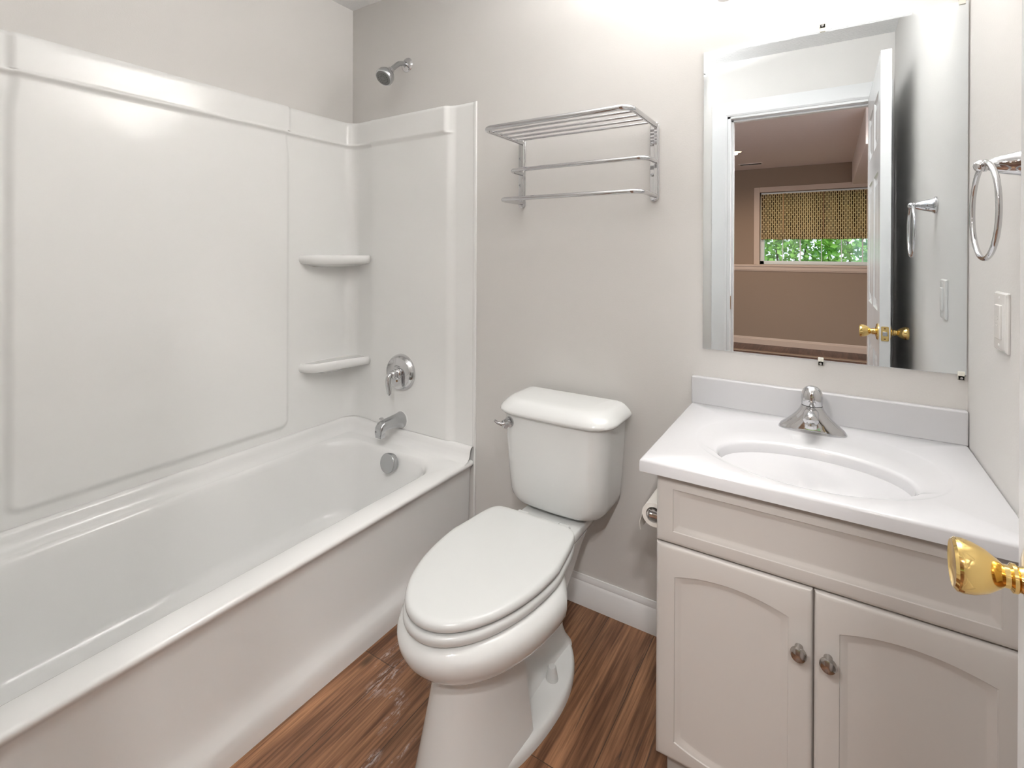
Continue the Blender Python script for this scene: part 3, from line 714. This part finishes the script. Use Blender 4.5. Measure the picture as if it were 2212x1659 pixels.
# faucet
fx, fy = 1.888, -0.094
fau = thing('faucet', 'chrome single handle faucet with flared base on the countertop', 'faucet', (fx, fy, CZ-0.002))
mb = MB(); loops = []
def fl_(hw, hd_, z, p=2.3, oy=0.0):
    return [Vector((fx+hw*math.copysign(abs(math.cos(a))**(2/p), math.cos(a)), fy+oy+hd_*math.copysign(abs(math.sin(a))**(2/p), math.sin(a)), z)) for a in [2*PI*i/56 for i in range(56)]]
B = CZ-0.0045
for hw, hd_, z, p in ((0.076, 0.030, B, 2.6), (0.077, 0.031, B+0.004, 2.6), (0.071, 0.029, B+0.013, 2.5), (0.058, 0.0275, B+0.024, 2.4), (0.045, 0.0262, B+0.036, 2.2), (0.035, 0.0252, B+0.047, 2.1), (0.028, 0.0245, B+0.058, 2.0), (0.0245, 0.0242, B+0.068, 2.0)):
    loops.append(fl_(hw, hd_, z, p))
mb.loft(loops); mb.obj('base', M['chrome'], fau, angle=50)
mb = MB(); mb.lathe([(0.0235, 0), (0.0235, 0.0025)], (fx, fy, B+0.067), (0, 0, 1), 40); mb.obj('seam_ring', M['rubber'], fau)
mb = MB(); mb.lathe([(0.0240, 0.0), (0.0248, 0.003), (0.0250, 0.018), (0.0235, 0.030), (0.020, 0.039), (0.013, 0.0455), (0.006, 0.048), (0.0, 0.0485)], (fx, fy, B+0.0695), (0, 0, 1), 44)
hnd = mb.obj('handle', M['chrome'], fau); hnd['label'] = 'domed chrome handle'
mb = MB(); mb.lathe([(0.0045, 0), (0.0045, 0.002), (0.0, 0.003)], (fx, fy-0.0244, B+0.080), (0, -1, 0.1), 16); mb.obj('screw_cap', M['satin'], hnd)
pth = bez([(fx, fy-0.005, B+0.046), (fx, fy-0.035, B+0.054), (fx, fy-0.065, B+0.059), (fx, fy-0.090, B+0.057), (fx, fy-0.104, B+0.050)], 6)
nr = len(pth); MB().tube(pth, [0.0165 if i < nr-4 else 0.0165-0.002*(i-nr+4) for i in range(nr)], 24).obj('spout', M['chrome'], fau, angle=60)
mb = MB(); mb.lathe([(0.0125, 0), (0.013, 0.003), (0.013, 0.012), (0.0115, 0.014)], (fx, fy-0.096, B+0.049), (0, -0.1, -1), 28); aer = mb.obj('aerator', M['chrome'], fau)
mb = MB(); mb.lathe([(0.0105, 0), (0.0105, 0.002)], (fx, fy-0.0975, B+0.0355), (0, -0.1, -1), 24); mb.obj('aerator_screen', mat('green_screen', (0.30, 0.45, 0.12), 0.4), aer)['label'] = 'green aerator insert'

# toilet paper holder on the vanity side
tph = thing('toilet_paper_holder', 'chrome paper holder fixed on the left side of the vanity', 'paper holder', (VX0, -0.33, 0.592))
for y in (-0.405, -0.275):
    mb = MB(); mb.lathe([(0.020, 0), (0.020, 0.004), (0.009, 0.008), (0.008, 0.040), (0.0105, 0.044), (0.0, 0.050)], (VX0-0.0005, y, 0.592), (-1, 0, 0), 24); mb.obj('post', M['chrome'], tph)
MB().cyl((VX0-0.037, -0.403, 0.592), (VX0-0.037, -0.277, 0.592), 0.008, n=16).obj('spindle', M['chrome'], tph)
rc = Vector((VX0-0.037, 0, 0.592 - 0.008)); mb = MB(); loops = []
for r, y in ((0.019, -0.392), (0.029, -0.392), (0.029, -0.290), (0.019, -0.290)):
    loops.append([Vector((rc.x+r*math.cos(a), y, rc.z+r*math.sin(a))) for a in [2*PI*i/40 for i in range(40)]])
loops.append(loops[0]); mb.loft(loops, True, False, False)
bmesh.ops.remove_doubles(mb.bm, verts=mb.bm.verts, dist=1e-6)
tail = bez([(rc.x-0.0285, 0, rc.z+0.006), (rc.x-0.032, 0, rc.z-0.012), (rc.x-0.036, 0, rc.z-0.028), (rc.x-0.034, 0, rc.z-0.046)], 5)
lp = [[Vector((p.x, y, p.z)) for p in tail] + [Vector((p.x+0.0012, y, p.z)) for p in reversed(tail)] for y in (-0.390, -0.292)]
mb.loft(lp)
tag(mb.obj('toilet_paper_roll', M['paper'], None, angle=50), 'nearly used toilet paper roll hanging beside the vanity', 'toilet paper')

# ------------------------------------------------------------------ mirror
MX0, MX1, MZ0, MZ1 = 1.599, WR-0.003, 0.931, 1.8314
mir = thing('wall_mirror', 'large frameless mirror held by clear clips above the vanity', 'mirror', ((MX0+MX1)/2, 0, MZ0))
mb = MB(); L_ = []
for g_, y in ((0, -0.0004), (0, -0.0052), (0.0095, -0.0060)):
    L_.append([Vector(p) for p in ((MX0+g_, y, MZ0+g_*0.1), (MX1-g_*0.1, y, MZ0+g_*0.1), (MX1-g_*0.1, y, MZ1-g_), (MX0+g_, y, MZ1-g_))])
mb.loft(L_); mb.obj('mirror_glass', M['mirror'], mir, smooth=False)
for x, z, s_ in ((1.906, MZ0, -1), (MX1-0.010, MZ0, -1), (1.906, MZ1, 1), (MX1-0.012, MZ1, 1)):
    mb = MB(); mb.box(x-0.0065, x+0.0065, -0.0088, -0.0066, min(z-s_*0.008, z+s_*0.013), max(z-s_*0.008, z+s_*0.013))
    mb.box(x-0.0065, x+0.0065, -0.0088, -0.0003, min(z+s_*0.0015, z+s_*0.013), max(z+s_*0.0015, z+s_*0.013))
    cl = mb.obj('mirror_clip', M['clip'], mir, bevel=0.0012)
    mb = MB(); mb.lathe([(0.0034, 0), (0.003, 0.0014), (0, 0.002)], (x, -0.0087, z+s_*0.008), (0, -1, 0), 14); mb.obj('screw', M['satin'], cl)

# ------------------------------------------------------------------ towel ring and switch on the right wall
ry_, rz_ = -0.435, 1.375
tr = thing('towel_ring', 'chrome towel ring on the right wall beside the mirror', 'towel ring', (WR, ry_, rz_))
mb = MB(); mb.lathe([(0.0265, 0.0), (0.0265, 0.004), (0.0235, 0.007), (0.0225, 0.010), (0.0205, 0.013), (0.0185, 0.024), (0.0150, 0.037), (0.0115, 0.047), (0.0085, 0.052), (0.0105, 0.054), (0.0105, 0.0575), (0.006, 0.060), (0.0055, 0.062)], (WR-0.0004, ry_, rz_), (-1, 0, 0), 36)
mb.obj('post', M['chrome'], tr)
mb = MB(); mb.ball((WR-0.062, ry_, rz_), 0.0105); mb.obj('finial', M['chrome'], tr)
R_ = 0.081; rc = Vector((WR-0.060, ry_-0.016, rz_-R_+0.001))
MB().tube([(rc.x-0.001*math.cos(a), rc.y+R_*math.cos(a), rc.z+R_*math.sin(a)) for a in [2*PI*i/64 for i in range(64)]], 0.0044, 12, True).obj('ring', M['chrome'], tr)
sy, szc = -0.290, 1.092
sw = thing('light_switch', 'white single rocker light switch on the right wall', 'light switch', (WR, sy, 1.035))
mb = MB(); L_ = []
for g_, x in ((0, -0.0004), (0.0, -0.003), (0.003, -0.0062), (0.007, -0.0070)):
    L_.append([Vector((WR+x, y, z)) for y, z in rrect(sy-0.041+g_, sy+0.041-g_, 1.035+g_, 1.149-g_, 0.003, 3, 2)])
mb.loft(L_); mb.obj('cover_plate', M['switch'], sw, angle=25)
mb = MB(); L_ = []
for g_, x in ((0, -0.0066), (0.0, -0.0090), (0.0015, -0.0105)):
    L_.append([Vector((WR+x, y, z)) for y, z in rrect(sy-0.0175+g_, sy+0.0175-g_, 1.059+g_, 1.125-g_, 0.002, 3, 2)])
mb.loft(L_)
pad = mb.obj('rocker', M['switch'], sw, angle=25)
mb = MB()
for i in range(4): mb.box(WR-0.0108, WR-0.0103, sy-0.006, sy+0.006, 1.084+i*0.006, 1.0855+i*0.006)
mb.obj('marking', M['switch'], pad)['kind'] = 'stuff'
for z in (1.047, 1.138):
    mb = MB(); mb.lathe([(0.003, 0), (0.0028, 0.001), (0, 0.0016)], (WR-0.0069, sy, z), (-1, 0, 0), 14); mb.obj('screw', M['switch'], sw)

# ------------------------------------------------------------------ the open door
XD0, XD1, YD0, YD1, ZD0, ZD1 = 2.0945, 2.1295, -1.622, -0.865, 0.012, 2.030
dr = thing('door_1', 'white six panel door with brass knobs standing open by the right wall', 'door', ((XD0+XD1)/2, (YD0+YD1)/2, 0.012)); dr['kind'] = 'structure'
def six_panel(mb, x, sgn):
    """face sheet at x with recessed raised panels; sgn: outward direction along x"""
    wd = YD1-YD0; st = 0.105; mid = 0.085; pw = (wd-2*st-mid)/2
    cols = [(YD0+st, YD0+st+pw), (YD1-st-pw, YD1-st)]
    rws = [(0.245, 0.80), (0.985, 1.565), (1.685, 1.90)]
    ys = sorted({YD0, YD1} | {v for c in cols for v in c}); zs = sorted({ZD0, ZD1} | {v for r in rws for v in r})
    grid = {(y, z): mb.bm.verts.new((x, y, z)) for y in ys for z in zs}
    for i in range(len(ys)-1):
        for j in range(len(zs)-1):
            q = [grid[(ys[i], zs[j])], grid[(ys[i+1], zs[j])], grid[(ys[i+1], zs[j+1])], grid[(ys[i], zs[j+1])]]
            if any(abs(ys[i]-c[0]) < 1e-6 for c in cols) and any(abs(zs[j]-r[0]) < 1e-6 for r in rws):
                prev = q
                for ins_, d in ((0.004, 0.004), (0.012, 0.008), (0.018, 0.009), (0.030, 0.009), (0.045, 0.003), (0.050, 0.002)):
                    y0, y1, z0, z1 = ys[i]+ins_, ys[i+1]-ins_, zs[j]+ins_, zs[j+1]-ins_
                    nw = [mb.bm.verts.new((x-sgn*d, yy, zz)) for yy, zz in ((y0, z0), (y1, z0), (y1, z1), (y0, z1))]
                    for k in range(4): mb.bm.faces.new((prev[k], prev[(k+1) % 4], nw[(k+1) % 4], nw[k]))
                    prev = nw
                mb.bm.faces.new(prev)
            else: mb.bm.faces.new(q)
    return [grid[(y, ZD0)] for y in ys] + [grid[(YD1, z)] for z in zs[1:]] + [grid[(y, ZD1)] for y in reversed(ys[:-1])] + [grid[(YD0, z)] for z in reversed(zs[1:-1])]
mb = MB(); e0 = six_panel(mb, XD0, -1); e1 = six_panel(mb, XD1, 1)
for i in range(len(e0)): mb.bm.faces.new((e0[i], e0[(i+1) % len(e0)], e1[(i+1) % len(e1)], e1[i]))
mb.obj('slab', M['door'], dr, angle=20)
KY, KZ = -0.925, 0.905
kp = [(0.033, 0.0), (0.033, 0.003), (0.030, 0.006), (0.022, 0.008), (0.0125, 0.010), (0.0115, 0.014), (0.0135, 0.016), (0.0135, 0.019), (0.0105, 0.021), (0.0105, 0.025), (0.014, 0.029), (0.0205, 0.038), (0.0245, 0.048), (0.0258, 0.056), (0.0252, 0.061), (0.0225, 0.0635), (0.020, 0.0625), (0.014, 0.0610), (0.0, 0.0605)]
for x, s_ in ((XD0, -1), (XD1, 1)):
    mb = MB(); mb.lathe(kp, (x, KY, KZ), (s_, 0, 0), 48); mb.obj('door_knob', M['brass'], dr)['label'] = 'polished brass door knob'
mb = MB(); L_ = [[Vector((x, YD1+y, z)) for x, z in rrect((XD0+XD1)/2-0.0125, (XD0+XD1)/2+0.0125, KZ-0.0285, KZ+0.0285, 0.004, 4, 2)] for y in (0.0002, 0.0018)]
mb.loft(L_); lp_ = mb.obj('latch_plate', M['brass'], dr)
mb = MB(); mb.box((XD0+XD1)/2-0.008, (XD0+XD1)/2+0.008, YD1+0.0015, YD1+0.009, KZ-0.009, KZ+0.009); mb.obj('latch_bolt', M['satin'], lp_, bevel=0.002)
for z in (KZ-0.021, KZ+0.021):
    mb = MB(); mb.lathe([(0.0035, 0), (0.003, 0.001), (0, 0.0013)], ((XD0+XD1)/2, YD1+0.0017, z), (0, 1, 0), 14); mb.obj('screw', M['brown_metal'], lp_)
for z in (0.25, 1.05, 1.80):
    mb = MB(); mb.cyl((XD1+0.005, YD0-0.004, z-0.045), (XD1+0.005, YD0-0.004, z+0.045), 0.006, n=12); mb.obj('hinge', M['brass'], dr)

# ------------------------------------------------------------------ vanity light (above the frame, lights the room)
vl = thing('vanity_light', 'three shade vanity light bar over the mirror', 'wall light', (1.889, 0, 2.0))
mb = MB(); mb.box(1.62, 2.16, -0.022, -0.0005, 2.045, 2.125); mb.obj('back_plate', M['chrome'], vl, bevel=0.006)
for x in (1.675, 1.889, 2.103):
    MB().tube(bez([(x, -0.02, 2.065), (x, -0.05, 2.050), (x, -0.075, 2.000), (x, -0.100, 1.962), (x, -0.115, 1.940)], 5), 0.007, 12).obj('arm', M['chrome'], vl)
    mb = MB(); mb.lathe([(0.0, -0.012), (0.018, -0.012), (0.022, 0.0), (0.018, 0.012)], (x, -0.115, 1.940), (0, 0, 1), 28); mb.obj('cup', M['chrome'], vl)
    mb = MB(); mb.lathe([(0.018, 0.002), (0.030, 0.010), (0.042, 0.030), (0.050, 0.060), (0.060, 0.095), (0.066, 0.105), (0.063, 0.105), (0.057, 0.095), (0.047, 0.060), (0.039, 0.031), (0.028, 0.013), (0.016, 0.006)], (x, -0.115, 1.940), (0, 0, 1), 32, False, False)
    shd = mb.obj('lamp_shade', M['shade'], vl)
    mb = MB(); mb.ball((x, -0.115, 1.990), 0.020); mb.obj('bulb', M['bulb'], shd)
    l = bpy.data.lights.new('bulb_light', 'POINT'); l.energy = BULB_W; l.color = BULB_COL; l.shadow_soft_size = 0.03
    lo = bpy.data.objects.new('bulb_light', l); C.objects.link(lo); lo.parent = vl; lo.location = Vector((x, -0.115, 2.025)) - ORG[vl.name]
# unseen bowl added as fill; most light goes up to the ceiling
LX, LY = 1.16, -1.14
cl_ = thing('ceiling_fill_light', 'added white bowl fill light hanging just under the bathroom ceiling', 'ceiling light', (LX, LY, H-0.19))
mb = MB(); mb.lathe([(0.0, 0.0), (0.065, 0.0), (0.065, -0.010), (0.055, -0.018), (0.010, -0.022), (0.007, -0.03), (0.007, -0.19), (0.012, -0.195), (0.0, -0.20)], (LX, LY, H-0.0005), (0, 0, 1), 32); mb.obj('stem', M['satin'], cl_)
mb = MB(); mb.lathe([(0.02, -0.188), (0.08, -0.183), (0.14, -0.160), (0.178, -0.122), (0.190, -0.090), (0.187, -0.089), (0.174, -0.119), (0.137, -0.156), (0.08, -0.178), (0.008, -0.183)], (LX, LY, H), (0, 0, 1), 48, False, False); mb.obj('bowl', M['dome'], cl_)
for k in range(3):
    a = 2*PI*k/3+0.4; p = Vector((LX+0.065*math.cos(a), LY+0.065*math.sin(a), H-0.142))
    mb = MB(); mb.ball(p, 0.020); mb.obj('bulb', M['bulb'], cl_)
    l = bpy.data.lights.new('bowl_fill_light', 'POINT'); l.energy = BOWL_W; l.color = CEIL_COL; l.shadow_soft_size = 0.015
    lo = bpy.data.objects.new('bowl_fill_light', l); C.objects.link(lo); lo.parent = cl_; lo.location = p + Vector((0, 0, 0.020)) - ORG[cl_.name]

# ------------------------------------------------------------------ the room beyond the doorway
X0, X1 = -1.3, 3.3
struct(MB().box(X0, X1, YW-0.1, YB, -0.06, 0).obj('floor', M['floor2'], keep=True), 'dark wood floor of the room beyond the doorway')
struct(MB().box(X0, X1, YW-0.25, YO, H, H+0.1).obj('ceiling', M['tan_ceil'], keep=True), 'ceiling of the dim room beyond the doorway')
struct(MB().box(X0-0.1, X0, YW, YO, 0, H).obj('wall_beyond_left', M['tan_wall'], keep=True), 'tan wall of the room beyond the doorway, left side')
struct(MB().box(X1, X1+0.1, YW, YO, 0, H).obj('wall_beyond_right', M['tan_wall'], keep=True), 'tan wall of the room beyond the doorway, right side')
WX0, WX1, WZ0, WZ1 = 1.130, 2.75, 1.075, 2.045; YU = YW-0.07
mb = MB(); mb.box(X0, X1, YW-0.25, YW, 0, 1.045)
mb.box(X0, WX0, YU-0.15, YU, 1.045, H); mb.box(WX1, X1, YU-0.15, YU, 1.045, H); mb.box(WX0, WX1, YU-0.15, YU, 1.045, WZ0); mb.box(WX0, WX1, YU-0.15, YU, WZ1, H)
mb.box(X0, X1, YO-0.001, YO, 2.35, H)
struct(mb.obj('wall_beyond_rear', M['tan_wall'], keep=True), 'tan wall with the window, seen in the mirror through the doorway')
struct(MB().box(2.165, X1, YU, -3.2, 2.085, H).obj('trim_5', M['tan_ceil'], keep=True), 'boxed soffit along the ceiling of the room beyond')
mb = MB(); mb.box(X0, X1, YU-0.01, YW+0.025, 1.045, 1.072); mb.box(X0, X1, YW, YW+0.016, 1.000, 1.045); mb.box(X0, X1, YW, YW+0.010, 0.985, 1.0)
struct(mb.obj('trim_3', M['tan_trim'], keep=True, bevel=0.004), 'ledge rail below the window in the room beyond')
mb = MB(); baseboard(mb, (X0, YW, 0), (X1, YW, 0), (0, 1, 0), 0.095)
struct(mb.obj('baseboard_beyond', M['tan_trim'], keep=True), 'baseboard below the window in the room beyond')
mb = MB(); mb.box(X0, X1, -5.30, -5.22, 0.0, 0.012)
struct(mb.obj('trim_4', M['tan_wall'], keep=True, bevel=0.004), 'floor strip in the room beyond')
win = thing('window_1', 'white gridded window over the ledge, seen in the mirror', 'window', ((WX0+WX1)/2, YU, WZ0)); win['kind'] = 'structure'
mb = MB(); mb.box(WX0-0.07, WX0, YU, YU+0.018, 1.072, WZ1+0.07); mb.box(WX1, WX1+0.07, YU, YU+0.018, 1.072, WZ1+0.07); mb.box(WX0, WX1, YU, YU+0.018, WZ1, WZ1+0.07)
mb.obj('casing', M['tan_trim'], win, bevel=0.003)  # white casing, the room's dim light painted in as tan
mb = MB(); mb.box(WX0, WX0+0.05, YU-0.13, YU-0.06, WZ0, WZ1); mb.box(WX1-0.05, WX1, YU-0.13, YU-0.06, WZ0, WZ1); mb.box(WX0, WX1, YU-0.13, YU-0.06, WZ0, WZ0+0.045); mb.box(WX0, WX1, YU-0.13, YU-0.06, WZ1-0.05, WZ1)
mb.obj('sash', M['win'], win, bevel=0.003)
mb = MB(); mb.box(WX0+0.05, WX1-0.05, YU-0.097, YU-0.093, WZ0+0.045, WZ1-0.05); mb.obj('pane', M['pane'], win)
for x, t in ((1.40, 0.008), (1.605, 0.014), (1.845, 0.008), (2.06, 0.008), (2.28, 0.014), (2.50, 0.008)):
    MB().box(x-t/2, x+t/2, YU-0.105, YU-0.085, WZ0+0.04, WZ1-0.045).obj('muntin', M['win'], win)
# roman shade
rs = thing('roman_shade', 'tan roman shade with dark dashes, half drawn over the window', 'window shade', ((WX0+WX1)/2, YU-0.03, 1.41))
SX0, SX1 = WX0+0.015, WX1-0.03
mb = MB(); loops = []
prof = [(0.0, 2.022), (0.0, 1.80), (0.0, 1.60), (0.004, 1.505), (0.014, 1.475), (0.016, 1.455), (0.004, 1.448), (0.016, 1.440), (0.018, 1.418), (0.008, 1.408), (-0.006, 1.412)]
nx = 60
for y, z in prof:
    loops.append([Vector((SX0+(SX1-SX0)*i/nx, YU-0.03+y+0.0025*math.sin(i*0.8)*sstep(1.9, 1.5, z) - 0.004*math.exp(-((((i/nx*3.55) % 1)-0.5)/0.03)**2), z+0.003*math.sin(i*0.5)*sstep(1.6, 1.45, z))) for i in range(nx+1)])
mb.loft(loops, False)
# back layer gives the cloth thickness
mb.loft([[Vector((SX0+(SX1-SX0)*i/4, YU-0.036, z)) for i in range(5)] for z in (2.022, 1.415)], False)
fab = mb.obj('fabric', M['shade_fabric'], rs, angle=70)
for x in (1.41, 1.865, 2.32): MB().box(x-0.005, x+0.005, YU-0.0345, YU-0.0225, 1.46, 2.02).obj('seam', M['brown_metal'], fab)['label'] = 'dark vertical seam'
MB().box(SX0, SX1, YU-0.06, YU-0.025, 2.02, 2.04).obj('head_rail', M['win'], rs)
# recessed light and vent
def downlight(x, y, label, watts):
    r = thing('recessed_light', label, 'ceiling light', (x, y, H-0.004), 'recessed lights in the room beyond the doorway')
    mb = MB(); mb.lathe([(0.075, 0.004), (0.078, 0.0), (0.060, -0.001), (0.058, 0.003)], (x, y, H-0.004), (0, 0, 1), 36); mb.obj('trim_ring', M['tan_ceil'], r)
    mb = MB(); mb.lathe([(0.058, 0.002), (0.058, 0.0)], (x, y, H-0.004), (0, 0, 1), 36); mb.obj('lens', M['can'], r)
    l = bpy.data.lights.new('can_light', 'SPOT'); l.energy = watts; l.color = HALL_COL if watts == HALL_W else FILL_COL; l.spot_size = 2.9; l.spot_blend = 0.6; l.shadow_soft_size = 0.06 if watts != HALL_W else 0.02
    lo = bpy.data.objects.new('can_light', l); C.objects.link(lo); lo.parent = r; lo.location = (0, 0, -0.012)
downlight(1.03, -4.52, 'glowing recessed ceiling light seen at the left of the mirrored doorway', HALL_W)
downlight(1.35, -2.15, 'added fill downlight just outside the doorway, on its left', FILL_W)  # this and the next three are added to brighten the bathroom
downlight(2.20, -2.15, 'added fill downlight just outside the doorway, on its right', FILL_W)
downlight(1.35, -2.55, 'added fill downlight farther outside the doorway, on its left', FILL_W)
downlight(2.20, -2.55, 'added fill downlight farther outside the doorway, on its right', FILL_W)
cv = thing('ceiling_vent', 'slim dark slotted air vent on the ceiling near the recessed light', 'air vent', (1.07, -5.46, H-0.006))
mb = MB(); mb.box(0.93, 1.21, -5.52, -5.51, H-0.006, H); mb.box(0.93, 1.21, -5.41, -5.40, H-0.006, H); mb.box(0.93, 0.945, -5.51, -5.41, H-0.006, H); mb.box(1.195, 1.21, -5.51, -5.41, H-0.006, H); mb.obj('vent_frame', M['tan_ceil'], cv)
mb = MB(); mb.box(0.945, 1.195, -5.51, -5.41, H-0.002, H-0.0005); bk_ = mb.obj('vent_slot', M['gap'], cv)
for i in range(4): MB().box(0.945, 1.195, -5.495+i*0.022, -5.489+i*0.022, H-0.006, H-0.002).obj('louver', M['satin'], cv)

# outdoors
struct(MB().box(-12, 15, -22, YU-0.15, 0.80, 0.90).obj('ground', M['soil'], keep=True), 'lawn outside the window')
hg = thing('hedge', 'bright green leafy hedge outside the window', 'hedge', (1.8, -9.0, 0.9))
mb = MB()
for i in range(26000):
    x = random.uniform(-2.5, 6.0); z = 0.9 + random.random()**0.9*2.6; y = -8.6 - random.random()**1.5*1.2 + 0.35*math.sin(x*2.3)*math.cos(z*2.0)
    s_ = random.uniform(0.045, 0.085); d = Vector((random.gauss(0, 1), random.gauss(0.5, 1), random.gauss(0.4, 1))).normalized(); _, u, v = frame(d)
    th = random.uniform(0, 2*PI); a = u*math.cos(th)+v*math.sin(th); b = d.cross(a); p = Vector((x, y, z))
    q = [mb.bm.verts.new(p + a*s_*0.9), mb.bm.verts.new(p + b*s_*0.5 + d*0.006), mb.bm.verts.new(p - a*s_*0.9), mb.bm.verts.new(p - b*s_*0.5 + d*0.006)]
    mb.bm.faces.new(q)
bm_ = mb.bm; o = None
fo = bpy.data.meshes.new('foliage')
bmesh.ops.translate(bm_, verts=bm_.verts, vec=-ORG[hg.name]); bm_.to_mesh(fo); bm_.free(); fo.materials.append(M['leaf'])
fob = bpy.data.objects.new('foliage', fo); C.objects.link(fob); fob.parent = hg; fob['kind'] = 'stuff'
mb = MB()
for i in range(22):
    x = -2.4+i*0.39; mb.tube(bez([(x, -9.25, 0.88), (x+random.uniform(-.1, .1), -9.2, 1.6), (x+random.uniform(-.25, .25), -9.2, 2.4), (x+random.uniform(-.4, .4), -9.25, 3.2)], 4), 0.02, 6)
mb.obj('stems', M['bark'], hg)['kind'] = 'stuff'
